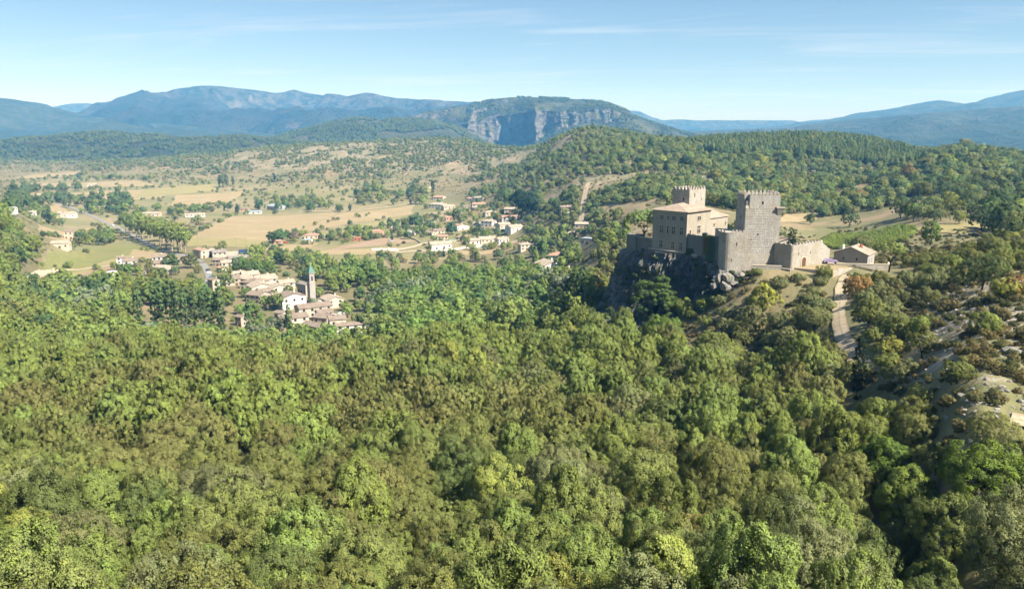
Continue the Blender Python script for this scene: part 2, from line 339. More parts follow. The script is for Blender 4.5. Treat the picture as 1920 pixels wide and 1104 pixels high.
# ------------------------------------------------------------------ terrain
# known ground points: pixel, forward distance, height of what covers the ground there
CPTS = [
 # near hill under the camera
 (-60,1104,46,6),(300,1104,48,6),(650,1104,49,6),(960,1104,50,6),(1300,1080,52,6),(1600,1080,52,6),(1900,1060,55,7),(2050,1060,55,6),
 (-60,900,88,7),(300,900,90,7),(650,900,90,7),(960,900,92,7),(1250,900,86,7),(1500,950,72,7),(1720,930,76,13),(1600,850,90,9),(2000,900,72,5),
 (-60,760,145,7),(300,760,145,7),(650,760,145,7),(960,760,142,7),(1200,760,135,7),(1450,750,126,8),
 (-60,660,215,7),(300,690,180,7),(300,620,255,8),(0,600,280,8),(600,650,260,8),(650,700,180,7),(960,690,188,8),(1250,700,158,8),
 # shelf and drop to the valley
 (890,652,230,0),(1130,655,203,0),(1000,600,255,14),(800,600,300,14),(800,545,400,20),(650,600,380,12),(960,540,360,20),
 (1230,600,200,14),(1330,640,178,7),(1400,600,200,8),(1480,640,175,6),
 # path on the spur
 (1580,522,232,0),(1574,560,205,0),(1572,600,183,0),(1590,650,160,0),(1612,682,148,0),(1640,720,128,3),
 # right slope
 (1700,560,190,0),(1750,600,150,0),(1850,560,150,0),(1900,520,168,0),(2040,520,160,0),(1700,640,140,1),(1750,700,112,0),(1880,700,100,0),(1900,780,90,0),(1800,840,82,1),(2040,700,95,0),
 (1850,470,235,0),(1780,500,205,1),(2050,460,260,0),
 # castle ground
 (1415,497,241,0),(1480,507,236,0),(1600,500,236,0),(1540,492,246,0),(1640,505,250,0),(1300,565,236,6),(1240,570,243,7),(1170,580,260,6),
 # behind the castle
 (1110,570,285,2),(1140,520,330,0),(1180,480,380,0),(1200,440,430,0),(1200,390,560,0),(1300,430,400,0),(1400,430,400,0),(1500,470,400,0),(1480,420,500,0),(1600,450,430,0),(1700,460,330,0),(1650,480,290,0),
 (1750,400,450,0),(1850,420,400,0),(2050,420,380,0),(1600,380,600,4),(1800,350,600,5),(1850,320,700,4),(2050,330,650,4),(1650,320,850,5),(1480,330,850,5),(1400,360,700,5),(1250,340,750,4),(1300,290,1000,5),
 (1400,260,1250,6),(1500,256,1250,6),(1590,262,1200,6),(1730,281,1000,10),(1790,272,900,11),(1850,277,850,12),(1920,292,800,13),(2060,300,800,12),(1660,300,1000,5),
 (1090,239,1400,4),(1060,252,1450,4),(1180,257,1300,5),(1260,264,1250,5),(1090,300,1050,3),(1090,350,850,0),(1090,400,740,0),(1090,450,640,0),(1040,500,560,0),(1000,470,680,0),(960,430,850,0),(1000,350,1000,2),(1000,300,1400,3),
 # valley and village
 (380,610,415,4),(500,610,440,2),(590,600,460,0),(590,565,510,0),(480,530,575,0),(400,490,660,0),(330,462,780,0),(240,495,640,0),(100,510,620,0),(180,540,540,0),(60,560,480,6),
 (720,500,620,6),(850,480,700,4),(850,450,810,0),(700,460,780,0),(550,450,820,0),(450,420,960,0),(300,420,960,0),(120,430,900,0),(60,500,560,6),(0,470,520,10),(-60,410,500,14),(0,400,560,15),(50,410,700,4),
 (850,400,1060,0),(650,400,1080,0),(500,360,1450,0),(200,380,1250,0),(50,350,1500,2),(200,330,1750,0),(0,320,1900,2),(400,320,1800,0),(700,350,1450,2),(850,330,1500,2),
 (450,290,2000,0),(350,300,2000,0),(520,277,2150,0),(600,271,2200,2),(690,268,2150,2),(780,264,2100,3),(850,259,2100,3),(900,268,2100,2),(945,279,2100,1),(990,278,1900,2),(-60,300,2300,0),(200,305,2200,0),
]
CW = np.array([at(a, b, Y) - np.array((0, 0, h)) for a, b, Y, h in CPTS])
for x_, y_, z_ in ((-2400, 3000, 0), (-1000, 3000, 5), (0, 2700, 25), (600, 1900, 55), (900, 1900, 50), (1500, 1700, 40), (400, 2600, 25), (0, 3300, 10), (1400, 3000, 10), (-2400, 4200, 0), (0, 4200, 0), (2400, 4200, 0),
                   (-12, 22, 84), (0, 22, 84), (12, 22, 84)):
    CW = np.vstack((CW, (x_, y_, z_)))
KU = 3.2
def _uw(x, y):
    y = np.maximum(y, 18.0); u = np.clip(x / y, -0.80, 0.80); return u * KU, np.log(np.minimum(y, 4300.0))
def _k(r2): return 0.5 * r2 * np.log(r2 + 1e-12)
_cu, _cw = _uw(CW[:, 0], CW[:, 1]); _n = len(CW)
_A = np.zeros((_n + 3, _n + 3)); _A[:_n, :_n] = _k((_cu[:, None] - _cu[None]) ** 2 + (_cw[:, None] - _cw[None]) ** 2) + np.eye(_n) * 0.004
_A[:_n, _n] = 1; _A[:_n, _n + 1] = _cu; _A[:_n, _n + 2] = _cw; _A[_n:, :_n] = _A[:_n, _n:].T
_sol = np.linalg.solve(_A, np.concatenate((CW[:, 2], (0, 0, 0))))
def h_smooth(x, y):
    x = np.asarray(x, float); y = np.asarray(y, float); u, w = _uw(x, y); out = np.empty(u.shape); uf, wf, of = u.ravel(), w.ravel(), out.ravel()
    for i in range(0, len(uf), 20000):
        a, b = uf[i:i + 20000], wf[i:i + 20000]
        of[i:i + 20000] = _k((a[:, None] - _cu) ** 2 + (b[:, None] - _cw) ** 2) @ _sol[:_n] + _sol[_n] + _sol[_n + 1] * a + _sol[_n + 2] * b
    return of.reshape(u.shape)
NU, NW = 380, 540
GU = np.linspace(-1.15, 1.15, NU); GW = np.concatenate((np.linspace(math.log(18), math.log(3200), NW - 60), np.linspace(math.log(3300), math.log(11000), 60)))
gu, gw = np.meshgrid(GU, GW); GY = np.exp(gw); GX = gu * GY
GZ = h_smooth(GX, GY)
_rough = np.clip((GY - 60) / 800, 0.15, 1.0) * np.where(GY > 3200, 0, 1)
_hilly = np.clip((GZ - 25) / 40, 0.05, 1.0)
GZ = GZ + _rough * _hilly * ((fbm(GX / 60, GY / 60, 4) - 0.5) * 9.0 + (ridged(GX / 160, GY / 160, 3) - 0.5) * 9 * np.clip((GY - 700) / 600, 0, 1))
GZ += (fbm(GX / 9, GY / 9, 3) - 0.5) * 1.1 * np.clip(GY / 200, 0.3, 1) * _hilly * np.where((GX > 45) & (GX < 122) & (GY > 125) & (GY < 262), .12, 1)
def H(x, y):
    x = np.asarray(x, float); y = np.asarray(y, float); yy = np.clip(y, 18.01, 10990); u = np.clip(x / yy, -1.149, 1.149)
    fi = (u - GU[0]) / (GU[1] - GU[0]); fj = np.interp(np.log(yy), GW, np.arange(len(GW)))
    i = np.clip(fi.astype(int) if fi.shape else int(fi), 0, NU - 2); j = np.clip(fj.astype(int) if fj.shape else int(fj), 0, NW - 2); a = fi - i; b = fj - j
    return (GZ[j, i] * (1 - a) + GZ[j, i + 1] * a) * (1 - b) + (GZ[j + 1, i] * (1 - a) + GZ[j + 1, i + 1] * a) * b
_ty = np.exp(np.linspace(math.log(30), math.log(3000), 900))
def ground(px, py):
    """the ground point seen at a pixel"""
    v = (552.0 - py) / FPX; t = _ty / (CP + v * SP); xs = (px - 960) / FPX * t; zs = CAMZ + t * (-SP + v * CP); h = H(xs, _ty)
    k = np.where(zs < h)[0]
    if not len(k): k = [len(_ty) - 1]
    k = max(k[0], 1); d0 = zs[k - 1] - h[k - 1]; d1 = zs[k] - h[k]; f = d0 / (d0 - d1 + 1e-9)
    x = xs[k - 1] + f * (xs[k] - xs[k - 1]); y = _ty[k - 1] + f * (_ty[k] - _ty[k - 1]); return np.array((x, y, float(H(x, y))))

def inpoly(x, y, P):
    x = np.asarray(x, float); y = np.asarray(y, float); r = np.zeros(x.shape, bool); n = len(P)
    for i in range(n):
        (x0, y0), (x1, y1) = P[i], P[(i + 1) % n]
        c = ((y0 > y) != (y1 > y)) & (x < (x1 - x0) * (y - y0) / (y1 - y0 + 1e-9) + x0); r ^= c
    return r

# ------------------------------------------------------------------ ground sheet
def terrain_mat():
    m = N('hill_ground'); g = m.geo(); P = g.outputs['Position']; dry = m.attr('dry'); rk = m.attr('rocky')
    f1 = m.noise(P, 0.011, 6, 0.6, 0.3); f2 = m.noise(P, 0.08, 6, 0.65); f3 = m.noise(P, 0.9, 5, 0.7)
    grass = m.mix(m.ramp(f2, [(0.35, 0), (0.65, 1)]), (0.285, 0.235, 0.135), (0.20, 0.18, 0.086))
    grass = m.mix(m.math('MULTIPLY', m.ramp(f1, [(0.42, 0), (0.56, 1)]), 0.7), grass, (0.155, 0.165, 0.062))
    litter = m.mix(m.ramp(f2, [(0.4, 0), (0.6, 1)]), (0.10, 0.085, 0.045), (0.17, 0.13, 0.07))
    c = m.mix(dry, litter, grass)
    herb = m.noise(P, 0.16, 5, 0.7); hm_ = m.attr('herb'); c = m.mix(m.math('MULTIPLY', hm_, m.ramp(herb, [(0.40, 0), (0.52, 1)])), c, (0.125, 0.13, 0.058)); soil = m.noise(P, 0.03, 4, 0.6); c = m.mix(m.math('MULTIPLY', hm_, m.ramp(soil, [(0.46, 0), (0.62, 0.75)])), c, (0.30, 0.215, 0.135))
    stones = m.mix(m.ramp(f3, [(0.45, 0), (0.6, 1)]), (0.33, 0.26, 0.18), (0.52, 0.48, 0.41))
    c = m.mix(m.math('MULTIPLY', rk, m.ramp(f2, [(0.42, 0), (0.58, 1)])), c, stones)
    c = m.mix(m.math('MULTIPLY', m.ramp(f3, [(0.5, 0), (0.7, 1)]), 0.4), c, (0.12, 0.10, 0.055))
    m.col(c); m.bump(m.math('ADD', f3, m.math('MULTIPLY', f2, 3)), 0.6, 0.5); return m.m
_px, _py = pix(GX, GY, GZ)
OPEN = {   # open ground, in photo pixels: (outline, dryness)
 'valley': [(60,325),(330,300),(560,275),(830,268),(990,300),(900,340),(760,360),(1000,400),(985,450),(900,478),(700,500),(560,478),(480,470),(420,440),(300,450),(230,520),(60,525),(110,440),(30,420)],
 'castle_meadow': [(1110,400),(1215,380),(1222,460),(1175,480),(1140,560),(1090,590),(1060,520),(1100,470)],
 'right_meadow': [(1455,400),(1560,395),(1700,430),(1920,430),(1920,480),(1660,470),(1460,470)],
 'rock_slope': [(1640,690),(1760,600),(1850,530),(1960,500),(1960,800),(1780,870),(1700,820),(1720,740)],
}
dry = np.zeros(GX.shape); rocky = np.zeros(GX.shape)
for k, P_ in OPEN.items(): dry = np.maximum(dry, inpoly(_px, _py, P_) * 1.0)
dry = np.where((GY > 560) & (GZ > 18), np.maximum(dry, 0.75), dry); dry = np.where(GY > 2500, 0.25, dry)
dry = np.where((GY > 260) & (GY < 2500), np.maximum(dry, 0.6), dry); dry = np.where((GY > 300) & (GY < 585) & (GX < 60), 0.45, dry)
dry = np.maximum(dry, np.where((GX > 20) & (GY > 120) & (GY < 330), 0.75, 0)); dry = np.where((GY < 260) & (dry < 0.7), 0.35, dry)
rocky = np.where((GY > 800) & (GZ > 30), 0.35, 0.0); rocky = np.maximum(rocky, inpoly(_px, _py, OPEN['rock_slope']) * 0.8 * (GY < 260) * (_py < 715)); rocky = np.where(GY > 2600, 0.2, rocky)
def grid_faces(nr, nc):
    i = np.arange((nr - 1) * (nc - 1)); r = i // (nc - 1); c = i % (nc - 1); a = r * nc + c
    return np.stack((a, a + 1, a + nc + 1, a + nc), 1)
ground_me = mesh_np('ground', np.stack((GX, GY, GZ), -1).reshape(-1, 3), grid_faces(NW, NU), [terrain_mat()], True, {'dry': ('POINT', dry), 'rocky': ('POINT', rocky), 'herb': ('POINT', np.where(GY > 500, np.clip((GZ - 6) / 18, 0, 1), np.where(GX > 20, .6, np.where(GY > 300, .9, .2))))})
tag(link('ground', ground_me), kind='structure')

def drape_quad(name, corners, mat, lift, n=14, m_=14):
    """a patch of land between four pixel corners, laid on the terrain"""
    c = [ground(*p)[:2] for p in corners]; s, t = np.meshgrid(np.linspace(0, 1, n), np.linspace(0, 1, m_))
    w = fbm(s * 5 + corners[0][0], t * 5 + corners[0][1], 3) - 0.5; s2 = np.clip(s + w * 0.06 * (s * (1 - s) * 4 + 0.6), -0.04, 1.04); t2 = np.clip(t + w[::-1] * 0.06, -0.04, 1.04)
    xy = [(1 - s2) * (1 - t2) * c[0][k] + s2 * (1 - t2) * c[1][k] + s2 * t2 * c[2][k] + (1 - s2) * t2 * c[3][k] for k in (0, 1)]
    z = H(xy[0], xy[1]) + lift
    o = link(name, mesh_np(name, np.stack((xy[0], xy[1], z), -1).reshape(-1, 3), grid_faces(m_, n), [mat], True)); tag(o, kind='structure'); return o, c
def ribbon(name, pts, width, mat, lift, world=False, step=4.0):
    W = np.array([p[:2] if world else ground(*p)[:2] for p in pts], float); d = np.concatenate(([0], np.cumsum(np.linalg.norm(np.diff(W, axis=0), axis=1))))
    s = np.linspace(0, d[-1], max(int(d[-1] / step), 4)); X = np.interp(s, d, W[:, 0]); Y = np.interp(s, d, W[:, 1])
    k = np.ones(5) / 5
    if len(s) > 8: X[2:-2] = np.convolve(X, k, 'valid'); Y[2:-2] = np.convolve(Y, k, 'valid')
    tx = np.gradient(X); ty = np.gradient(Y); L = np.hypot(tx, ty) + 1e-9; nx, ny = -ty / L, tx / L
    off = np.linspace(-0.5, 0.5, 9)[None] * np.ones((len(s), 1)); w = width * (1 + 0.25 * (fbm(s / 11, s * 0 + 3, 2) - 0.5))
    jag = 1 + .30 * (vnoise(s[:, None] * .55 + off * 9, s[:, None] * 0 + off * 3 + 40) - .5) * (np.abs(off) > .4); off = off * jag; PX = X[:, None] + nx[:, None] * off * w[:, None]; PY = Y[:, None] + ny[:, None] * off * w[:, None]; PZ = H(PX, PY) + lift
    if step < 2:
        q_ = np.vstack((PZ[:1].repeat(3, 0), PZ, PZ[-1:].repeat(3, 0))); PZ = np.max([q_[i:i + len(PZ)] for i in range(7)], axis=0)
        for _ in range(4):
            q_ = np.vstack((PZ[:1].repeat(3, 0), PZ, PZ[-1:].repeat(3, 0))); PZ = sum(q_[i:i + len(PZ)] for i in range(7)) / 7
    o = link(name, mesh_np(name, np.stack((PX, PY, PZ), -1).reshape(-1, 3), grid_faces(len(s), 9)[:, ::-1], [mat], True, {'across': ('POINT', np.abs(np.tile(np.linspace(-1, 1, 9), len(s))))})); tag(o, kind='structure'); return o, np.stack((X, Y), 1)
def field_mat(name, a, b, c, stripe=0.0, ang=0.3):
    m = N(name); g = m.geo(); P = g.outputs['Position']; f = m.noise(P, 0.02, 5, 0.6); f2 = m.noise(P, 0.25, 5, 0.65); f3 = m.noise(m.vm('MULTIPLY', P, (0.02, 0.14, 1.0)), 1.0, 4, 0.6)
    k = m.mix(m.ramp(f, [(0.38, 0), (0.62, 1)]), a, b); k = m.mix(m.math('MULTIPLY', m.ramp(f3, [(0.42, 0), (0.62, 1)]), 0.7), k, c); k = m.mix(m.math('MULTIPLY', f2, 0.45), k, tuple(v * 0.66 for v in a))
    m.col(k); m.bump(f2, 0.5, 0.3); return m.m
FM = {'straw': field_mat('straw_field', (0.359, 0.280, 0.163), (0.312, 0.237, 0.133), (0.242, 0.213, 0.099)), 'olive': field_mat('olive_field', (0.281, 0.245, 0.103), (0.234, 0.229, 0.086), (0.312, 0.253, 0.138)),
      'green': field_mat('green_field', (0.187, 0.198, 0.065), (0.234, 0.205, 0.077), (0.133, 0.158, 0.052)), 'brown': field_mat('brown_field', (0.312, 0.225, 0.150), (0.281, 0.198, 0.129), (0.328, 0.261, 0.172)), 'pale': field_mat('pale_earth', (0.468, 0.419, 0.361), (0.406, 0.356, 0.301), (0.374, 0.316, 0.249))}
FIELDS = [
 ([(352,446),(440,405),(640,398),(505,452)], 'straw'), ([(350,462),(352,446),(505,452),(468,465)], 'olive'), ([(505,446),(640,400),(780,383),(770,402)], 'straw'), ([(560,455),(600,440),(770,402),(700,425)], 'olive'),
 ([(72,498),(95,470),(225,458),(335,474)], 'green'), ([(75,502),(72,500),(245,478),(222,505)], 'olive'), ([(50,528),(75,506),(225,492),(190,520)], 'brown'), ([(240,482),(250,468),(370,478),(350,492)], 'straw'),
 ([(75,442),(75,422),(205,410),(232,432)], 'straw'), ([(110,402),(60,392),(110,382),(128,396)], 'straw'), ([(600,472),(640,462),(720,446),(792,452)], 'brown'), ([(580,478),(600,470),(800,462),(690,478)], 'straw'),
 ([(795,407),(795,399),(870,392),(935,388)], 'straw'), ([(810,478),(880,468),(985,440),(1000,452)], 'straw'), ([(60,350),(80,344),(250,338),(300,350)], 'straw'), ([(20,334),(60,328),(150,322),(130,332)], 'straw'), ([(40,378),(60,362),(330,354),(300,372)], 'straw'),
 ([(320,388),(330,366),(460,358),(430,380)], 'straw'), ([(1052,520),(1055,508),(1112,494),(1092,524)], 'straw'), ([(250,372),(270,356),(400,345),(420,356)], 'olive'), ([(490,470),(520,462),(600,455),(570,472)], 'straw'),
 ([(1172,446),(1180,424),(1212,408),(1222,440)], 'straw'), ([(1112,404),(1120,388),(1210,376),(1212,398)], 'straw'), ([(1460,418),(1470,402),(1540,398),(1530,412)], 'straw'), ([(1700,432),(1740,424),(1850,420),(1800,440)], 'olive'), ([(1130,538),(1160,480),(1180,474),(1168,520)], 'brown'), ([(1780,332),(1830,322),(1920,320),(1920,330)], 'green'),
]
FQ = []
for i_, (cs_, fm_) in enumerate(FIELDS):
    drape_quad('field', cs_, FM[fm_], 0.12 + 0.008 * i_, 36, 36); FQ.append(cs_)
# roads, tracks and paths
ROADS = []
def road(name, pts, w, mat, lift, **k): o, l = ribbon(name, pts, w, mat, lift, **k); ROADS.append((l, w)); return o
road('road', [(100,380),(135,390),(170,404),(215,425),(262,448),(300,470),(345,480),(380,492)], 5.5, M['asphalt'], 0.36)
road('road', [(380,494),(386,505),(394,520),(388,545)], 5.5, M['asphalt'], 0.38)
road('track', [(1103,343),(1097,362),(1093,385),(1090,412),(1086,430)], 5.5, M['dirt'], 0.34)
road('track', [(560,396),(640,397),(770,381),(800,365),(808,350)], 4.0, M['gravel'], 0.34)
road('track', [(740,474),(790,470),(830,472),(880,466),(940,458),(985,448)], 5.5, M['gravel'], 0.36)
road('track', [(705,468),(740,470),(780,462),(800,455)], 6.0, M['gravel'], 0.38)
road('track', [(795,401),(850,394),(880,389)], 4.0, M['gravel'], 0.36)
road('track', [(925,430),(945,418),(950,412)], 4.5, M['gravel'], 0.36)
road('track', [(50,530),(75,512),(110,503),(210,497),(222,503)], 4.0, M['gravel'], 0.36)
road('track', [(1172,440),(1200,432),(1222,430)], 2.0, M['gravel'], 0.34)
road('gravel_path', [(1590,514),(1582,525),(1577,540),(1576,560),(1572,585),(1574,610),(1582,635),(1594,658),(1608,678),(1622,692)], 3.0, M['dirt'], 0.16, step=.8)
road('gravel_path', [(1990,806),(1940,796),(1895,786)], 2.6, M['dirt'], 0.16, step=.8)

# ------------------------------------------------------------------ far mountains
def mountain_mat(name, green, pale, rockamt, sc, rock=(0.46, 0.40, 0.36)):
    m = N(name); g = m.geo(); P = g.outputs['Position']; sx = m.new('ShaderNodeSeparateXYZ'); m.l.new(g.outputs['Normal'], sx.inputs[0])
    f1 = m.noise(P, 0.004 * sc, 6, 0.65); f2 = m.noise(P, 0.03 * sc, 6, 0.7); f3 = m.noise(P, 0.12 * sc, 3, 0.7)
    c = m.mix(m.ramp(f2, [(0.38, 0), (0.62, 1)]), green, tuple(v * 0.5 for v in green)); c = m.mix(m.math('MULTIPLY', m.ramp(f3, [(0.45, 0), (0.6, 1)]), 0.6), c, tuple(v * 0.42 for v in green))
    c = m.mix(m.math('MULTIPLY', m.ramp(f1, [(0.45, 0), (0.62, 1)]), 0.6), c, pale)
    steep = m.ramp(sx.outputs['Z'], [(0.50, 1.0), (0.68, 0.0)])
    r_ = m.mix(m.ramp(f2, [(0.4, 0), (0.65, 1)]), rock, tuple(v * 0.6 for v in rock)); c = m.mix(steep, c, r_)
    pr = m.attr('rocky'); c = m.mix(m.math('MULTIPLY', m.math('MULTIPLY', pr, rockamt), m.ramp(f2, [(0.47, 0), (0.56, 1)])), c, rock)
    m.col(c); m.bump(m.math('ADD', f3, m.math('MULTIPLY', f2, 2)), 1.0, 10.0 / sc); return m.m
def ridge(name, prof, Y, depth_f, depth_b, mat, amp, wl, nx=260, ny=90, foot=-5.0, tops=0.5, seed=0, power=1.25, rocky_at=None):
    """a mountain: a skyline profile (pixels at its own distance Y), falling to its foot in front and behind"""
    P = np.array(prof, float); pw = np.array([at(a, b, Y) for a, b in prof]); xs = np.linspace(pw[0, 0], pw[-1, 0], nx); top = np.interp(xs, pw[:, 0], pw[:, 2])
    k = np.ones(5) / 5; top[2:-2] = np.convolve(top, k, 'valid')
    t = np.concatenate((np.linspace(-1, 0, ny), np.linspace(0, 1, ny // 2)[1:])); X, T = np.meshgrid(xs, t); TOP = np.meshgrid(top, t)[0]
    YY = Y + np.where(T < 0, T * depth_f, T * depth_b)
    sh = np.where(T < 0, 1 - np.abs(T) ** power, 1 - T ** 1.5)
    side = np.clip(np.minimum(np.arange(nx), np.arange(nx)[::-1]) / (nx * 0.04), 0, 1)[None]
    nse = (ridged((X + seed * 997) / wl, (YY + seed * 313) / wl, 5) - 0.62) * amp * 1.6 + (fbm(X / wl * 3 + seed, YY / wl * 3, 4) - 0.5) * amp * 0.5
    fade = np.clip(np.abs(T) / 0.16, 0.05, 1) * np.clip((1 - np.abs(T)) / 0.1, 0, 1)
    Z = foot + (TOP - foot) * sh * 1.0 + nse * fade
    lim = TOP - np.abs(T) * (TOP - foot) * 0.06; Z = np.minimum(Z, lim + amp * 0.01)
    Z += (fbm(X / wl * 9, YY / wl * 9 + seed, 3) - 0.5) * amp * 0.05
    rk = np.clip((sh - 0.45) / 0.45, 0, 1) if rocky_at is None else rocky_at(X, YY, sh)
    o = link(name, mesh_np(name, np.stack((X, YY, Z), -1).reshape(-1, 3), grid_faces(len(t), nx), [mat], True, {'rocky': ('POINT', rk)}))
    return tag(o, kind='structure')
mm_far = mountain_mat('far_mountain', (0.026, 0.042, 0.024), (0.075, 0.064, 0.05), 0.4, 0.5, (0.22, 0.205, 0.20))
mm_green = mountain_mat('wooded_hill', (0.060, 0.080, 0.030), (0.11, 0.11, 0.05), 0.15, 1.0)
mm_right = mountain_mat('wooded_mountain', (0.035, 0.060, 0.026), (0.075, 0.088, 0.042), 0.10, 0.7)
mm_cliff = mountain_mat('cliff_hill_ground', (0.065, 0.085, 0.036), (0.15, 0.15, 0.065), 0.35, 0.8, (0.21, 0.20, 0.195))
ridge('mountain_range', [(-250,205),(0,225),(90,203),(125,196),(160,193),(200,200),(300,215),(420,235)], 9600, 1500, 900, mm_far, 60, 900, 140, 50, seed=1)
ridge('mountain_massif', [(60,235),(160,215),(210,206),(255,189),(295,179),(335,183),(365,173),(430,166),(480,170),(520,174),(550,169),(600,179),(640,179),(665,187),(710,179),(760,189),(810,192),(870,195),(960,203),(1060,225),(1160,245)], 7600, 2600, 1500, mm_far, 260, 900, 480, 150, seed=2, power=1.1)
ridge('mountain_shoulder', [(-500,150),(-200,172),(0,184),(45,193),(90,201),(150,216),(250,228),(380,238),(520,250),(640,262)], 5600, 1700, 1200, mm_right, 90, 700, 300, 80, seed=3, power=1.15)
ridge('mountain_range', [(1100,240),(1168,208),(1192,208),(1200,211),(1217,221),(1240,226),(1265,224),(1300,226),(1400,226),(1480,226),(1495,231),(1530,225),(1600,222),(1800,222),(2100,220)], 9200, 1500, 900, mm_far, 60, 700, 260, 60, seed=4)
ridge('mountain_range', [(1420,240),(1500,233),(1600,219),(1640,211),(1700,201),(1745,190),(1765,188),(1800,196),(1812,196),(1850,185),(1920,169),(2050,160),(2300,165)], 6800, 2400, 1500, mm_right, 110, 800, 300, 90, seed=5, power=1.1)
ridge('wooded_mountain', [(1180,262),(1300,248),(1480,240),(1560,232),(1640,222),(1750,211),(1830,205),(1920,200),(2100,188),(2400,180)], 4600, 1700, 1300, mm_right, 70, 600, 300, 90, seed=6, power=1.2)
ridge('wooded_hill', [(-420,262),(-200,258),(-60,266),(0,272),(80,259),(160,251),(200,249),(260,253),(340,262),(400,260),(450,256),(500,262),(580,273),(680,290)], 2900, 560, 700, mm_green, 22, 260, 300, 70, foot=5, seed=7, power=1.4)
ridge('wooded_hill', [(440,280),(500,264),(560,248),(640,227),(680,222),(715,225),(760,224),(800,227),(850,237),(900,262),(960,290)], 3500, 500, 700, mm_green, 28, 300, 240, 70, foot=5, seed=8, power=1.35)
# the flat-topped hill with the pale cliff
def cliff_hill():
    prof = [(600,262),(680,238),(740,226),(800,211),(840,204),(880,196),(930,185),(960,182),(1000,182),(1050,184),(1100,187),(1140,191),(1152,194),(1165,202),(1180,213),(1200,222),(1240,236),(1300,250),(1380,262)]
    Yc = 4100.0; pw = np.array([at(a, b, Yc) for a, b in prof]); nx = 420; xs = np.linspace(pw[0, 0], pw[-1, 0], nx); top = np.interp(xs, pw[:, 0], pw[:, 2]); ppx = 960 + (xs / Yc) * FPX * (CP + 0.25 * SP)
    brk = np.interp(ppx, [800, 860, 885, 893, 930, 948, 985, 1000, 1004, 1020, 1033, 1060, 1090, 1130, 1160, 1300], [3800, 3700, 3640, 3830, 3870, 3860, 3720, 3560, 3640, 3660, 3600, 3590, 3560, 3520, 3480, 3400])
    clf = np.interp(ppx, [840, 875, 890, 985, 1003, 1035, 1125, 1140, 1175], [0, 0.25, 0.7, 0.95, 0.95, 0.8, 0.65, 0.25, 0])       # how much of the drop is sheer
    topc = np.interp(ppx, [600, 700, 800, 840, 885, 900, 985, 1003, 1033, 1120, 1140, 1165, 1200, 1240, 1300, 1380], [270, 250, 236, 232, 228, 228, 212, 208, 209, 204, 205, 216, 234, 246, 258, 266])
    botc = np.interp(ppx, [600, 700, 800, 840, 885, 900, 940, 985, 1003, 1033, 1080, 1120, 1150, 1200, 1300, 1380], [275, 264, 252, 246, 252, 265, 280, 280, 262, 243, 236, 229, 226, 250, 265, 270])
    rows = []; rk = []
    jag = (ridged(xs / 38, xs * 0 + 3.3, 4) - 0.5)
    for j, t in enumerate(np.linspace(0, 1, 110)):
        if t < 0.30:      # slope from foot to the cliff's bottom
            q = t / 0.30; Yq = brk - 420 * (1 - q); zb = CAMZ + brk * np.array([slope(b) for b in botc]); Zq = 0 + (zb - 0) * q ** 1.3; r = 0
        elif t < 0.62:    # cliff
            q = (t - 0.30) / 0.32; zb = CAMZ + brk * np.array([slope(b) for b in botc]); zt = CAMZ + brk * np.array([slope(b) for b in topc])
            lean = 15 * clf + 260 * (1 - clf); Yq = brk + lean * q + jag * 120 * np.sin(q * 2.2 + 0.4) * clf; Zq = zb + (zt - zb) * q; r = clf
        else:             # gentle top to the crest and the back
            q = (t - 0.62) / 0.38; zt = CAMZ + brk * np.array([slope(b) for b in topc]); lean = 15 * clf + 260 * (1 - clf); qq = min(q / 0.75, 1)
            Yq = (brk + lean) * (1 - qq) + Yc * qq; Zq = zt + (top - zt) * qq ** 0.85; r = 0
            if q > 0.75: b_ = (q - 0.75) / 0.25; Yq = Yc + 900 * b_; Zq = top * (1 - b_ ** 1.4) 
        rows.append((xs + (fbm(xs / 40, np.full(nx, t * 12), 3) - 0.5) * 26, Yq + (fbm(xs / 60, np.full(nx, t * 9 + 40), 4) - 0.5) * 70 * (1 - abs(t - .8) * 0.6), Zq + (fbm(xs / 50, np.full(nx, t * 20), 4) - 0.5) * 16 * min(1, abs(t - 0.905) * 12), np.full(nx, r) if np.isscalar(r) else r))
    A = np.array(rows); V = np.stack((A[:, 0], A[:, 1], A[:, 2]), -1)
    o = link('cliff_hill', mesh_np('cliff_hill', V.reshape(-1, 3), grid_faces(110, nx), [mm_cliff], True, {'rocky': ('POINT', A[:, 3])})); tag(o, kind='structure')
cliff_hill()
# ------------------------------------------------------------------ haze: the air between
hz = bpy.data.materials.new('air'); hz.use_nodes = True; hn = hz.node_tree.nodes; hn.clear()
ho = hn.new('ShaderNodeOutputMaterial'); hv = hn.new('ShaderNodeVolumePrincipled'); hz.node_tree.links.new(hv.outputs[0], ho.inputs['Volume'])
hv.inputs['Color'].default_value = (0.13, 0.47, 1.0, 1); hv.inputs['Density'].default_value = 1.05e-4; hv.inputs['Anisotropy'].default_value = 0.0; hv.inputs['Absorption Color'].default_value = (1, 1, 1, 1)
tag(B().box(-13200, 13200, -60, 11200, -40, 600).build('haze', hz), 'thin blue summer haze over the whole valley', 'haze', kind='stuff')
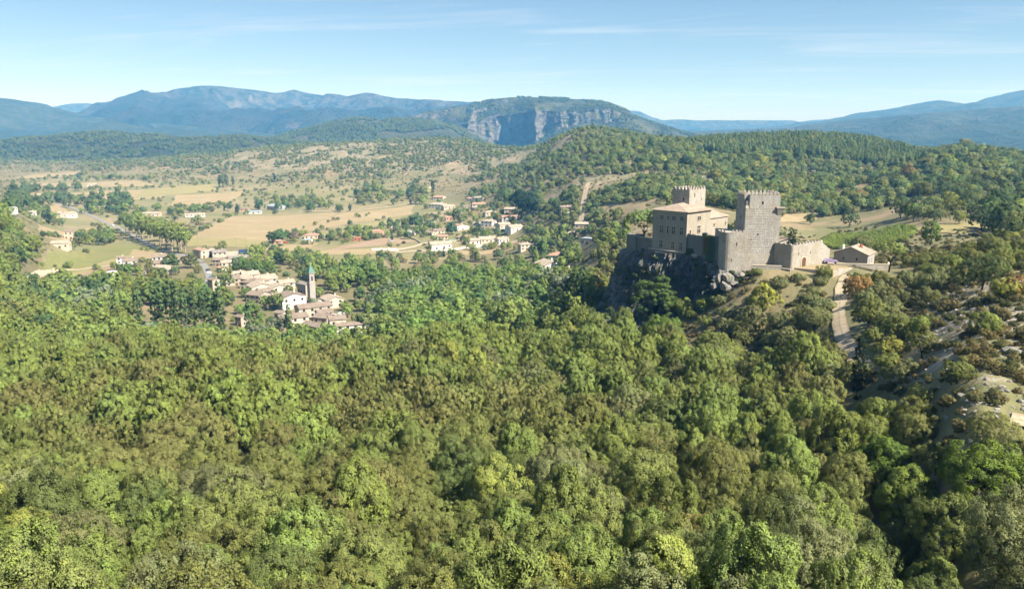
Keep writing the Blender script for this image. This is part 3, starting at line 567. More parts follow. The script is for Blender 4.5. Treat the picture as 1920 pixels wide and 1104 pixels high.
# ------------------------------------------------------------------ the castle on its rock
def unit(v): v = np.array(v, float); return v / np.linalg.norm(v)
def merlons(parent, org, A, Bp, z, n, w, h, th, mat, inset=0.0, outward=None):
    """n merlons along a wall top from A to B"""
    A = np.array(A, float); Bp = np.array(Bp, float); L = np.linalg.norm(Bp - A); e = (Bp - A) / L; nn = np.array((e[1], -e[0])) if outward is None else np.array(outward, float)
    rng = random.Random(n * 7 + int(z * 10))
    for k in range(n):
        s = L * (k + 0.5) / n; hw = w / 2 * rng.uniform(0.85, 1.1); hh = h * rng.uniform(0.8, 1.08)
        B(org).fbox(A, e, nn, s - hw, s + hw, -th, -0.004, z - 0.05, z + hh).build('merlon', mat, parent)
def keep():
    org = (75.6, 245, 69.0); t = thing('castle_keep', org, 'tall square stone keep with battlements, highest tower of the hilltop castle', 'castle tower')
    x0, x1, y0, y1 = 70.3, 80.9, 240.0, 250.4
    # battered lower shaft with a slightly uneven coursed face
    B(org).prism([(x0 - .25, y0 - .3), (x1 + .25, y0 - .3), (x1 + .1, y1), (x0 - .1, y1)], 66.0, 73.4).build('footing', M['curtain'], t)
    B(org).prism([(x0, y0), (x1, y0), (x1, y1), (x0, y1)], 73.35, 86.9).build('wall', M['keep'], t)
    # ragged break between lower shaft and set-back upper storey
    rng = random.Random(4)
    for k in range(15):
        a = x0 + (x1 - x0) * k / 15; B(org).box(a + .02, a + (x1 - x0) / 15 - .02, y0 + .01, y0 + 1.1, 86.85, 86.9 + rng.uniform(.12, .75)).build('broken_course', M['keep'], t)
    B(org).prism([(x0 + 1.25, y0 + .55), (x1 - .15, y0 + .55), (x1 - .15, y1 - .3), (x0 + .12, y1 - .3), (x0 + .12, y0 + 2.4), (x0 + 1.25, y0 + 2.4)], 86.8, 91.0).build('upper_storey', M['render'], t)
    merlons(t, org, (x0 + 1.3, y0 + .55), (x1 - .2, y0 + .55), 91.0, 8, .66, .85, .6, M['curtain'])
    merlons(t, org, (x1 - .15, y0 + .8), (x1 - .15, y1 - .4), 91.0, 6, .72, .85, .6, M['curtain'])
    merlons(t, org, (x0 + .12, y1 - .4), (x0 + .12, y0 + 2.5), 91.0, 6, .72, .85, .6, M['curtain'])
    merlons(t, org, (x1 - .4, y1 - .3), (x0 + .4, y1 - .3), 91.0, 8, .66, .85, .6, M['curtain'])
    B(org).box(x0 + 1.5, x1 - .5, y0 + .9, y1 - .8, 91.0, 91.12).build('roof_terrace', M['render'], t)
    # corner bartizan remains: a corbelled slab at the right, a niche at the left
    b = B(org); b.box(x1 - 1.5, x1 + 1.15, y0 - .85, y0 + 1.2, 87.15, 87.5); b.hexa([(x1 - .9, y0 - .02, 85.0), (x1 + .02, y0 - .02, 85.0), (x1 + .02, y0 + .9, 85.0), (x1 - .9, y0 + .9, 85.0), (x1 - 1.35, y0 - .75, 87.15), (x1 + 1.0, y0 - .75, 87.15), (x1 + 1.0, y0 + 1.0, 87.15), (x1 - 1.35, y0 + 1.0, 87.15)]); b.build('corbel', M['curtain'], t)
    b = B(org); b.box(x0 + .2, x0 + 1.2, y0 + .7, y0 + 2.3, 86.95, 87.9); b.box(x0 + .5, x0 + 1.2, y0 + 1.0, y0 + 2.3, 87.9, 89.3); b.build('niche', M['pale_stone'], t)
    w = B(org).box(75.2, 75.75, y0 + .5, y0 + .545, 88.3, 89.15).build('window', M['hole'], t); B(org).box(75.05, 75.9, y0 + .46, y0 + .5, 88.16, 88.3).build('sill', M['pale_stone'], w)
    for zz_ in (77.2, 83.6):
        B(org).box(x0 - .03, x0 - .002, 244.4, 244.9, zz_, zz_ + 1.1).build('arrow_slit', M['hole'], t)
    B(org).box(74.2, 74.6, y0 - .03, y0 - .002, 79.0, 79.5).build('arrow_slit', M['hole'], t)
    B(org).box(72.3, 72.55, y0 - .03, y0 - .002, 77.4, 77.8).build('arrow_slit', M['hole'], t)
keep()
def curtain_tower():
    org = (67.0, 241, 64.0); t = thing('curtain_tower', org, 'pale rounded wall tower with small battlements, left of the keep on boulders', 'castle wall')
    ring = [(70.28, 238.3), (70.28, 246.5), (64.0, 250.0)] + [(65.9 - 2.6 * math.sin(a), 241.2 - 2.9 * math.cos(a)) for a in np.linspace(math.pi * .62, 0, 8)]
    B(org).prism(ring, 60.5, 80.0).build('wall', M['curtain'], t)
    merlons(t, org, (65.9, 238.3), (70.2, 238.3), 80.0, 4, .62, .75, .5, M['curtain'])
    merlons(t, org, (63.25, 241.6), (64.4, 239.0), 80.0, 2, .62, .6, .5, M['curtain'])
    s = B(org).box(67.55, 67.85, 238.262, 238.298, 76.0, 77.1).build('arrow_slit', M['hole'], t); B(org).box(67.45, 67.95, 238.2, 238.26, 75.88, 76.0).build('sill', M['pale_stone'], s)
    B(org).box(66.3, 66.45, 238.262, 238.298, 71.2, 72.1).build('arrow_slit', M['hole'], t)
curtain_tower()
# residence, turned 45 degrees to the keep
RC = np.array((56.1, 255.0)); eL = unit((-.70, .714)); eR = unit((.714, .70)); nL = np.array((-eL[1], eL[0])) * 1.0; nL = unit((-.714, -.70)); nR = unit((.70, -.714))
LL, LR = 13.3, 13.8; ZB, ZE = 70.5, 84.3
def window_cross(parent, org, O, e, n, s, z0, w, h, bars, transom):
    f = B(org); fr = .13
    f.fbox(O, e, n, s - w / 2 - fr, s - w / 2, 0, .10, z0 - fr, z0 + h + fr); f.fbox(O, e, n, s + w / 2, s + w / 2 + fr, 0, .10, z0 - fr, z0 + h + fr)
    f.fbox(O, e, n, s - w / 2, s + w / 2, 0, .095, z0 + h, z0 + h + fr); f.fbox(O, e, n, s - w / 2, s + w / 2, 0, .16, z0 - fr, z0)
    if bars: f.fbox(O, e, n, s - .08, s + .08, 0, .085, z0, z0 + h)
    if transom:
        zt = z0 + h * .62
        if bars: f.fbox(O, e, n, s - w / 2, s - .08, 0, .085, zt - .08, zt + .08); f.fbox(O, e, n, s + .08, s + w / 2, 0, .085, zt - .08, zt + .08)
        else: f.fbox(O, e, n, s - w / 2, s + w / 2, 0, .085, zt - .08, zt + .08)
    wd = f.build('window', M['pale_stone'], parent)
    for a, b in (((s - w / 2, s - .08), (s + .08, s + w / 2)) if bars else ((s - w / 2, s + w / 2),)):
        B(org).fbox(O, e, n, a, b, -.05, .025, z0, z0 + h).build('pane', M['glass'], wd)
def hip_roof(b, c, z, rise, over=.55, th=.18, frac=.5):
    """c: four eave corners (ccw), hip roof with a short ridge along c0-c1"""
    c = [np.array(p, float) for p in c]; m = sum(c) / 4
    o = [m + (p - m) * (1 + over / np.linalg.norm(p - m) * 1.3) for p in c]
    la = np.linalg.norm(o[1] - o[0]); lb = np.linalg.norm(o[3] - o[0])
    if la >= lb: r0 = (o[0] + o[3]) / 2 + (o[1] - o[0]) / la * lb * frac; r1 = (o[1] + o[2]) / 2 - (o[1] - o[0]) / la * lb * frac; ends = ((3, 0, r0), (1, 2, r1)); sides = ((0, 1, r1, r0), (2, 3, r0, r1))
    else: r0 = (o[0] + o[1]) / 2 + (o[3] - o[0]) / lb * la * frac; r1 = (o[3] + o[2]) / 2 - (o[3] - o[0]) / lb * la * frac; ends = ((0, 1, r0), (2, 3, r1)); sides = ((1, 2, r1, r0), (3, 0, r0, r1))
    P3 = lambda p, q: (p[0], p[1], q)
    for i, j, r in ends: b.poly([P3(o[i], z), P3(o[j], z), P3(r, z + rise)])
    for i, j, ra, rb in sides: b.poly([P3(o[i], z), P3(o[j], z), P3(ra, z + rise), P3(rb, z + rise)])
    for i in range(4): b.poly([P3(o[i], z - th), P3(o[(i + 1) % 4], z - th), P3(o[(i + 1) % 4], z), P3(o[i], z)])
    b.poly([P3(p, z - th) for p in reversed(o)])
    return r0, r1
def residence():
    org = (56.1, 262, 70.0); t = thing('castle_residence', org, 'three storey stone castle house with tiled hip roof and cross windows', 'castle house')
    A = RC; Bq = RC + eL * LL; D = RC + eR * LR; C_ = RC + eL * LL + eR * LR
    B(org).prism([A, D, C_, Bq], 66.0, ZE).build('wall', M['house_stone'], t)
    # lower wing carrying on along the lit side, and the reddish end by the keep
    W0 = D + eR * .002 + eL * .35; W1 = RC + eR * 25.4 + eL * .35; W2 = W1 + eL * 8.5; W3 = W0 + eL * 8.5
    B(org).prism([W0, W1, W2, W3], 66.0, 81.3).build('wing_wall', M['house_stone'], t)
    r = B(org); hip_roof(r, [A, D, C_, Bq], ZE + .22, 2.1, .75, frac=.34); rf = r.build('roof', M['tile_castle'], t)
    r = B(org); hip_roof(r, [W0 - eR * 4, W1, W2, W3 - eR * 4], 81.3 + .22, 2.1, .55); r.build('wing_roof', M['tile_castle'], t)
    for base, O, e, n, L in ((None, A, eL, nL, LL), (None, A, eR, nR, LR)):
        c = B(org).fbox(O, e, n, -.05, L + .05, .002, .22, ZE - .30, ZE - .02); c.build('cornice', M['pale_stone'], t)
    # windows of the shaded side: s is measured from the near corner to the left
    for s, cols in ((1.9, 2), (5.0, 2), (7.25, 1), (9.7, 2)):
        w = 1.25 if cols == 2 else .6
        window_cross(t, org, A, eL, nL, s, 81.5, w, 1.35, cols == 2, False)
        window_cross(t, org, A, eL, nL, s, 77.0, w, 2.35, cols == 2, True)
    for s in (1.9, 5.0, 9.7): window_cross(t, org, A, eL, nL, s, 72.1, 1.15, 2.35, True, True)
    window_cross(t, org, A, eR, nR, 7.0, 81.4, 1.7, 1.35, True, False); window_cross(t, org, A, eR, nR, 7.0, 77.1, 1.7, 2.5, True, True)
    window_cross(t, org, W0, eR, nR, 3.0, 79.0 - .4, .6, 1.0, False, False)
    window_cross(t, org, W0, eR, nR, 10.3, 78.6, .6, 1.1, False, False); window_cross(t, org, W0, eR, nR, 10.3, 74.6, .6, 1.1, False, False)
    d = B(org).fbox(A, eR, nR, 1.5, 2.5, .0, .06, 75.6, 78.6).build('door', M['wood'], t)
    B(org).fbox(A, eR, nR, 1.3, 1.5, 0, .1, 75.6, 78.8).fbox(A, eR, nR, 2.5, 2.7, 0, .1, 75.6, 78.8).fbox(A, eR, nR, 1.5, 2.5, 0, .1, 78.6, 78.8).build('door_frame', M['pale_stone'], d)
    ch = RC + eL * 2 + eR * 9; 
    # footing ledge under the shaded side
    B(org).fbox(A, eL, nL, -.2, LL + .4, .002, 1.25, 66.0, 71.35).build('footing', M['shade_dark'], t)
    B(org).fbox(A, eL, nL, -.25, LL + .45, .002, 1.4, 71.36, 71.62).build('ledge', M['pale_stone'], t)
residence()
def watch_tower():
    C0 = np.array((58.5, 264.0)); org = (60, 266, 80); t = thing('castle_watchtower', org, 'square battlemented tower rising behind the tiled castle house roof', 'castle tower')
    P = [C0, C0 + eR * 9.6, C0 + eR * 9.6 + eL * 6.6, C0 + eL * 6.6]
    B(org).prism(P, 72.0, 90.85).build('wall', M['curtain'], t)
    merlons(t, org, P[0] + eL * 0, P[3], 90.85, 5, .74, .85, .5, M['curtain'], outward=nL); merlons(t, org, P[0], P[1], 90.85, 6, .9, .85, .5, M['curtain'], outward=nR)
    merlons(t, org, P[2], P[3], 90.85, 6, .9, .85, .5, M['curtain'], outward=-nR); merlons(t, org, P[2], P[1], 90.85, 5, .74, .85, .5, M['curtain'], outward=-nL)
    B(org).fbox(C0, eR, nR, 2.9, 3.35, .001, .02, 88.3, 89.7).build('arrow_slit', M['hole'], t); B(org).fbox(C0, eR, nR, 7.3, 7.65, .001, .02, 87.2, 87.8).build('arrow_slit', M['hole'], t)
    B(org).fbox(C0, eL, nL, 2.0, 2.4, .001, .02, 87.1, 88.2).build('arrow_slit', M['hole'], t)
watch_tower()
def terrace():
    org = (60, 248, 64); t = thing('castle_terrace_wall', org, 'shaded ivy-patched terrace wall between the castle house and the rounded tower', 'castle wall')
    A = RC + eR * .6 + np.array((.05, -.25)); E = np.array((63.5, 243.6)); e = unit(E - A); n = np.array((e[1], -e[0])); n = n if n[0] < 0 else -n; L = np.linalg.norm(E - A)
    B(org).prism([A, E, (70.2, 246.8), (70.2, 254), RC + eR * LR * .9 + nR * .03, RC + eR * .62 + nR * .03], 62.0, 76.3).build('terrace', M['shade_dark'], t)
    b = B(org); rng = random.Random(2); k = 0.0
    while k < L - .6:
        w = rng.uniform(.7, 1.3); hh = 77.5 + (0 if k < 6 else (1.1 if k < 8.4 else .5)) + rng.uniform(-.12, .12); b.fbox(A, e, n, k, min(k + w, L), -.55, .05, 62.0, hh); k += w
    b.build('wall', M['shade_dark'], t)
    for s, z in ((2.6, 66.8), (4.4, 67.2)):
        B(org).fbox(A, e, n, s, s + .9, .05, .10, z, z + 1.3).build('blocked_opening', M['pale_stone'], t)
    B(org).fbox(A, e, n, 3.6, 6.0, .052, 1.5, 64.0, 71.2).build('buttress', M['shade_dark'], t); B(org).fbox(A, e, n, 3.5, 6.1, .052, 1.6, 71.21, 71.5).build('coping', M['pale_stone'], t)
    # outer wall running off left of the house
    org = (46, 268, 66); t = thing('castle_outer_wall', org, 'low shaded outer wall left of the castle house, ending in a small pale-roofed turret', 'castle wall')
    Q = RC + eL * LL; P1 = np.array((41.2, 272.5)); e = unit(P1 - Q); n = np.array((-e[1], e[0])); n = n if n[1] < 0 else -n; L = np.linalg.norm(P1 - Q)
    B(org).fbox(Q, e, n, .05, L, -.7, .0, 60.0, 74.6).build('wall', M['shade_dark'], t); B(org).fbox(Q, e, n, .05, L, -.78, .08, 74.61, 74.8).build('coping', M['pale_stone'], t)
    B(org).fbox(P1, e, n, -2.6, 2.2, -3.0, .4, 60.0, 74.9).build('turret', M['shade_dark'], t); B(org).fbox(P1, e, n, -2.8, 2.4, -3.2, .6, 74.91, 75.2).build('turret_roof', M['pale_stone'], t)
terrace()
# gate wall
G0 = np.array((79.6, 239.65)); G1 = np.array((83.2, 235.2)); G2 = np.array((95.6, 243.4)); G3 = np.array((99.6, 247.4))
def gate_wall():
    org = (88, 239, 68); t = thing('gate_wall', org, 'sunlit pale curtain wall with an arched doorway, right of the keep', 'castle wall')
    b = B(org); rng = random.Random(9)
    def run(P, Q, z0, za, zb, th, b=b):
        e = unit(Q - P); n = np.array((e[1], -e[0])); L = np.linalg.norm(Q - P); c = []
        ins = -n * th; pts = [P, Q, Q + ins, P + ins]; b.prism([tuple(p) for p in pts], z0, [za, zb, zb, za]); return e, n, L
    run(G0 + np.array((.0, -.05)), G1, 62.0, 76.9, 76.6, 1.0)
    arc = [np.array((83.2, 235.2)) + np.array((a, c)) for a, c in ((0, 0), (.35, -.12), (.8, .02), (1.25, .3))]
    for p, q in zip(arc[:-1], arc[1:]): run(p, q, 62.0, 76.6, 76.6, 1.0)
    b.build('wall', M['curtain'], t)
    b = B(org); e, n, L = run(arc[-1], G2, 62.0, 76.6, 76.9, 1.0, b); b.build('wall', M['curtain'], t)
    O = arc[-1]
    b = B(org); run(G2, G3, 62.0, 76.2, 73.6, 1.0, b); b.build('wall', M['curtain'], t)
    merlons(t, org, arc[-1], G2, 76.75, 9, .75, .5, .6, M['curtain']); merlons(t, org, G0 + np.array((.3, -.4)), G1, 76.7, 3, .9, .25, .6, M['curtain'])
    s0 = 4.55; door_w, zd, spring = 1.05, 69.8, 71.6     # the arched door
    ar = [(s0 - door_w, zd), (s0 + door_w, zd), (s0 + door_w, spring)] + [(s0 + door_w * math.cos(a), spring + 1.0 * math.sin(a)) for a in np.linspace(0, math.pi, 11)[1:-1]] + [(s0 - door_w, spring)]
    def arch(scale, d, z_up):
        cs = s0; return [(tuple(O + e * (cs + (s - cs) * scale) + n * d) + (zd + (z - zd) * z_up,)) for s, z in ar]
    dd = B(org).poly(arch(1.0, .03, 1.0)).build('door_leaf', M['wood'], t)
    fr = B(org); a_, b_, c_ = arch(1.0, .02, 1.0), arch(1.30, .02, 1.10), arch(1.30, .14, 1.10); d_ = arch(1.0, .14, 1.0)
    for i in range(2, len(ar)):
        j = (i + 1) % len(ar); fr.poly([d_[i], d_[j], c_[j], c_[i]]); fr.poly([c_[i], c_[j], b_[j], b_[i]]); fr.poly([a_[i], a_[j], d_[j], d_[i]])
    fr.build('arch_frame', M['pale_stone'], t)
    B(org).fbox(O, e, n, s0 - .02, s0 + .02, .032, .05, zd, 72.4).build('door_seam', M['hole'], dd)
    for s in (1.6, 7.6): B(org).fbox(O, e, n, s, s + .3, .002, .02, 73.5, 74.2).build('arrow_slit', M['hole'], t)
gate_wall()
def castle_house(name, corner, eA, LA, eB, LB, z0, ze, rise, wall, roof, label, ridge_along='B', extra=None):
    """gabled building; eA runs along the gable wall, eB along the ridge"""
    c = np.array(corner, float); eA = unit(eA); eB = unit(eB); org = (*(c + eA * LA / 2 + eB * LB / 2), z0); t = thing(name, org, label, 'house')
    P = lambda a, b_: c + eA * a + eB * b_
    w = B(org); ring = [P(0, 0), P(LA, 0), P(LA, LB), P(0, LB)]
    zt = ze + rise
    f3 = lambda p, z: (p[0], p[1], z)
    w.poly([f3(P(0, 0), z0 - 3), f3(P(LA, 0), z0 - 3), f3(P(LA, 0), ze), f3(P(LA / 2, 0), zt), f3(P(0, 0), ze)]); w.poly([f3(P(0, LB), z0 - 3), f3(P(LA, LB), z0 - 3), f3(P(LA, LB), ze), f3(P(LA / 2, LB), zt), f3(P(0, LB), ze)])
    w.poly([f3(P(0, 0), z0 - 3), f3(P(0, LB), z0 - 3), f3(P(0, LB), ze), f3(P(0, 0), ze)]); w.poly([f3(P(LA, 0), z0 - 3), f3(P(LA, LB), z0 - 3), f3(P(LA, LB), ze), f3(P(LA, 0), ze)])
    w.build('wall', wall, t)
    r = B(org); o = .4; k = rise / (LA / 2)
    for sgn, a0, a1 in ((0, -o, LA / 2), (1, LA + o, LA / 2)):
        za = ze - o * k + .06; zb = zt + .06
        q = [f3(P(a0, -o), za), f3(P(a0, LB + o), za), f3(P(a1, LB + o), zb), f3(P(a1, -o), zb)]; q2 = [(x, y, z + .16) for x, y, z in q]
        r.hexa(q + q2)
    rf = r.build('roof', roof, t)
    return t, org, P, rf
def farm():
    cr_ = (111.9, 248.0); eA = (-.8, .6); eB = (.6, .8); z0 = float(H(111, 252)); z0 = 67.8
    t, org, P, rf = castle_house('stone_barn_house', cr_, eA, 10.3, eB, 9.0, z0, 71.6, 2.1, M['w_grey'], M['tile_castle'], 'grey gabled house with tiled roof and chimneys, right of the castle gate')
    c = P(8.3, 3.0); B(org).box(c[0] - .35, c[0] + .35, c[1] - .35, c[1] + .35, 72.0, 74.0).build('chimney', M['w_white'], rf)
    c = P(3.4, 5.0); B(org).box(c[0] - .35, c[0] + .35, c[1] - .35, c[1] + .35, 72.3, 74.3).build('chimney', M['w_red'], rf)
    O = P(0, 0); e = unit(eB); n = unit((.8, -.6))
    for s in (2.0, 5.2):
        w = B(org).fbox(O, e, n, s, s + 1.0, .002, .06, z0 + 1.0, z0 + 2.6).build('shutter', M['shutter_grey'], t)
    O2 = P(0, 0); e2 = unit(eA); n2 = unit((-.6, -.8))
    for s in (3.0, 7.0): 
        w = B(org).fbox(O2, e2, n2, s, s + .5, .002, .05, z0 + 1.9, z0 + 2.6).build('window', M['glass'], t)
farm()
def forecourt():
    org = (92, 237, 67); t = thing('forecourt_terrace', org, 'low retaining wall holding a flat dry grass terrace before the castle gate', 'terrace')
    ring = [at(1478, 499.5, 236.6), at(1560, 505.5, 229.5), at(1598, 500, 236.5), at(1542, 493.5, 243.0)]; ring = [(p[0], p[1]) for p in ring]
    B(org).prism(ring, 63.0, 69.75).build('wall', M['curtain'], t)
    c = sum(np.array(p) for p in ring) / 4; inner = [tuple(c + (np.array(p) - c) * .965) for p in ring]
    B(org).prism(inner, 69.6, 69.80).build('dry_grass', FM['straw'], t)
    a, b_ = np.array(ring[0]), np.array(ring[1]); e = unit(b_ - a); n = np.array((e[1], -e[0])); L = np.linalg.norm(b_ - a)
    B(org).fbox(a, e, n, L - 1.9, L - 1.3, .002, .05, 67.6, 68.6).build('window', M['hole'], t)
    a2, b2 = np.array(ring[1]), np.array(ring[2]); e2 = unit(b2 - a2); n2 = np.array((e2[1], -e2[0])); L2 = np.linalg.norm(b2 - a2)
    B(org).fbox(a2, e2, n2, .15, 1.3, .002, .08, 66.6, 69.2).build('door', M['w_pink'], t); B(org).fbox(a2, e2, n2, L2 - 1.6, L2 - .5, .002, .06, 67.2, 69.0).build('door', M['w_pink'], t)
    B(org).fbox(a2, e2, n2, 3.5, 6.0, -.55, -.05, 69.75, 69.98).build('slab', M['metal'], t)
    def lowwall(P, Q, h, label, cat='wall', mat=M['curtain'], th=.55, name='stone_wall', drop=2.5):
        P = np.array(P, float); Q = np.array(Q, float); e = unit(Q - P); n = np.array((e[1], -e[0])); L = np.linalg.norm(Q - P); k = max(int(L / 2.2), 2)
        org = (P[0], P[1], float(H(P[0], P[1]))); t = thing(name, org, label, cat)
        zs = [float(H(*(P + e * L * i / k))) for i in range(k + 1)]
        b = B(org); c = B(org)
        for i in range(k):
            p, q = P + e * L * i / k, P + e * L * (i + 1) / k; ins = -n * th; ex = n * .07
            za, zb = (h, h) if h > 20 else (zs[i] + h, zs[i + 1] + h)
            b.prism([tuple(p), tuple(q), tuple(q + ins), tuple(p + ins)], min(zs) - drop, [za, zb, zb, za], cap=True); c.prism([tuple(p + ex), tuple(q + ex), tuple(q + ins - ex), tuple(p + ins - ex)], [za + .004, zb + .004, zb + .004, za + .004], [za + .18, zb + .18, zb + .18, za + .18])
        b.build('wall', mat, t); c.build('coping', M['pale_stone'], t); return t
    lowwall((72.2, 236.9), (80.6, 235.0), 70.3, 'low shaded terrace wall at the foot of the keep'); lowwall((80.6, 235.0), (82.6, 233.3), 69.6, 'short stepped end of the low wall under the keep')
    lowwall((82.6, 233.2), (84.4, 231.0), 68.0, 'low wall end dropping among shrubs below the gate wall')
    lowwall((97.2, 245.6), (116.5, 243.2), 69.4, 'long low courtyard wall in front of the grey gabled house')
    lowwall((116.8, 243.4), (119.5, 249), 69.2, 'short courtyard wall beside the umbrella pine')
    return lowwall
lowwall = forecourt()
# lean-to inside the gate and gravel of the forecourt
t_, o_, P_, r_ = castle_house('courtyard_shed', (82.2, 243.2), (1, .1), 5.5, (-.1, 1), 4.0, 70.0, 76.7, 1.0, M['w_stone'], M['tile_castle'], 'small tiled shed roof just behind the gate wall beside the keep')

# the rock
def castle_rock():
    top = [(70.6, 237.6), (64.8, 237.4), (62.4, 242.0), (57.9, 250.5), (54.3, 254.2), (50.5, 258.2), (45.5, 262.6), (42.5, 268.5), (38.0, 271.0), (38.5, 280), (50, 286), (70, 282), (92, 262), (92, 246), (80, 238.2)]
    bot = [(73.0, 232.6), (66.0, 231.0), (56.5, 236.5), (51.0, 242.5), (46.0, 246.5), (41.5, 250.5), (35.0, 256.0), (28.0, 264.0), (22.0, 275.0), (24.0, 300), (50, 312), (90, 300), (120, 270), (110, 244), (84, 232.5)]
    ztop = [67.8, 67.3, 69.3, 71.2, 70.9, 70.7, 70.9, 70.3, 68.5, 69, 70, 70, 69.2, 69.2, 68.2]
    def dense(P, n):
        P = np.array(P + [P[0]], float); d = np.concatenate(([0], np.cumsum(np.linalg.norm(np.diff(P, axis=0), axis=1)))); return d, P
    K = 15; per = 22; m = K * per
    def interp(Q):
        Q = np.array(Q + [Q[0]], float); return np.array([Q[i // per] * (1 - (i % per) / per) + Q[i // per + 1] * ((i % per) / per) for i in range(m)])
    Tq, Bt = interp(top), interp(bot); zt = np.array([ztop[i // per] * (1 - (i % per) / per) + ztop[(i // per + 1) % K] * ((i % per) / per) for i in range(m)])
    zb = H(Bt[:, 0], Bt[:, 1]) - 1.5
    rows = []; nr = 46; ang = np.arange(m) * .42
    for j in range(nr):
        q = j / (nr - 1); prof = np.interp(q, [0, .1, .5, .75, 1], [0, .03, .22, .45, 1])          # sheer above, talus below
        XY = Tq * (1 - prof)[None] if False else Tq * (1 - prof) + Bt * prof
        Z = zt * (1 - q) + zb * q
        d = Bt - Tq; d /= np.linalg.norm(d, axis=1)[:, None] + 1e-9
        amp = np.interp(q, [0, .06, .25, .9, 1], [0.0, .7, 1.0, .9, .2])
        crack = (ridged(ang * .42, np.full(m, q * 3.2), 4) - .62) * 4.2 + (fbm(ang * 1.5, np.full(m, q * 14.0), 4) - .5) * 3.2 - .9 * (fbm(ang * .2, np.full(m, q * 22.0), 2) > .52)
        XY = XY + d * (crack * amp)[:, None]; Z = Z + (fbm(ang * 1.1 + 7, np.full(m, q * 7), 3) - .5) * 2.2 * amp
        rows.append(np.column_stack((XY, Z)))
    V = np.concatenate(rows); F = []
    for j in range(nr - 1):
        i = np.arange(m); a = j * m + i; b = j * m + (i + 1) % m; F.append(np.stack((a, b, b + m, a + m), 1))
    c0 = len(V); V = np.vstack((V, [(62, 258, 70.2)])); F = np.concatenate(F)
    i = np.arange(m); cap = np.stack((np.full(m, c0), (i + 1) % m, i, i), 1)
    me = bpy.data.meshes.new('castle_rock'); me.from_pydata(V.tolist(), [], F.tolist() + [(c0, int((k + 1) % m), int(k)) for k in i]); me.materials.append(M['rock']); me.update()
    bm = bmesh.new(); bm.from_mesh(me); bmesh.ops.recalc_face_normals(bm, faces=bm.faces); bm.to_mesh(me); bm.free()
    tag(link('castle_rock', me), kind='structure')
castle_rock()
def rock_mesh(seed, flat=.7, sub=3):
    bm = bmesh.new(); bmesh.ops.create_icosphere(bm, subdivisions=sub, radius=1.0); rs = np.random.RandomState(seed)
    pl = rs.normal(size=(16, 3)); pl /= np.linalg.norm(pl, axis=1)[:, None]; dd = rs.uniform(.42, .85, 16)
    for v in bm.verts:
        p = np.array(v.co)
        for n, d in zip(pl, dd):
            k = p @ n
            if k > d: p = p - n * (k - d) * .95
        p *= 1 + .42 * (float(fbm(p[0] * 2.6 + seed * 3, p[1] * 2.6 + p[2] * 2.1, 4)) - .5); v.co = (p[0] * 1.3, p[1] * 1.3, p[2] * flat * 1.4)
    me = bpy.data.meshes.new('boulder'); bm.to_mesh(me); bm.free(); me.materials.append(M['boulder']); return me
ROCKS = [rock_mesh(s, .75, 4) for s in range(5)]
def boulder(px, py, Y, size, label, k, group=None, sx=1.0, sz=1.0):
    p = at(px, py, Y); o = link('boulder', ROCKS[k % 5]); o.location = p; o.scale = (size * sx, size, size * sz); o.rotation_euler = (0, 0, k * 1.7); return tag(o, label, 'boulder', group)
for k, (px_, py_, Y_, s_, z_, lab) in enumerate([(1352, 512, 236.5, 1.6, 1.3, 'pale limestone boulder at the left foot of the rounded tower'), (1364, 522, 235.0, 2.0, 1.5, 'large pale limestone crag below the rounded tower'), (1388, 514, 236.0, 1.6, 1.1, 'pale boulder below the joint of rounded tower and keep'), (1345, 524, 235.5, 1.4, 1.6, 'bright limestone pinnacle at the edge of the shaded cliff'), (1358, 538, 233.0, 1.9, 1.1, 'pale limestone ledge half buried in shrubs under the tower'), (1337, 535, 235.0, 1.2, 1.5, 'small pale crag beside the dark cliff foot'), (1376, 530, 234, 1.3, 1.0, 'round pale stone among shrubs below the tower'), (1402, 522, 234, 1.2, .9, 'grey boulder below the low terrace wall')]):
    boulder(px_, py_, Y_, s_ * .82, lab, k, None, 1.15, z_)
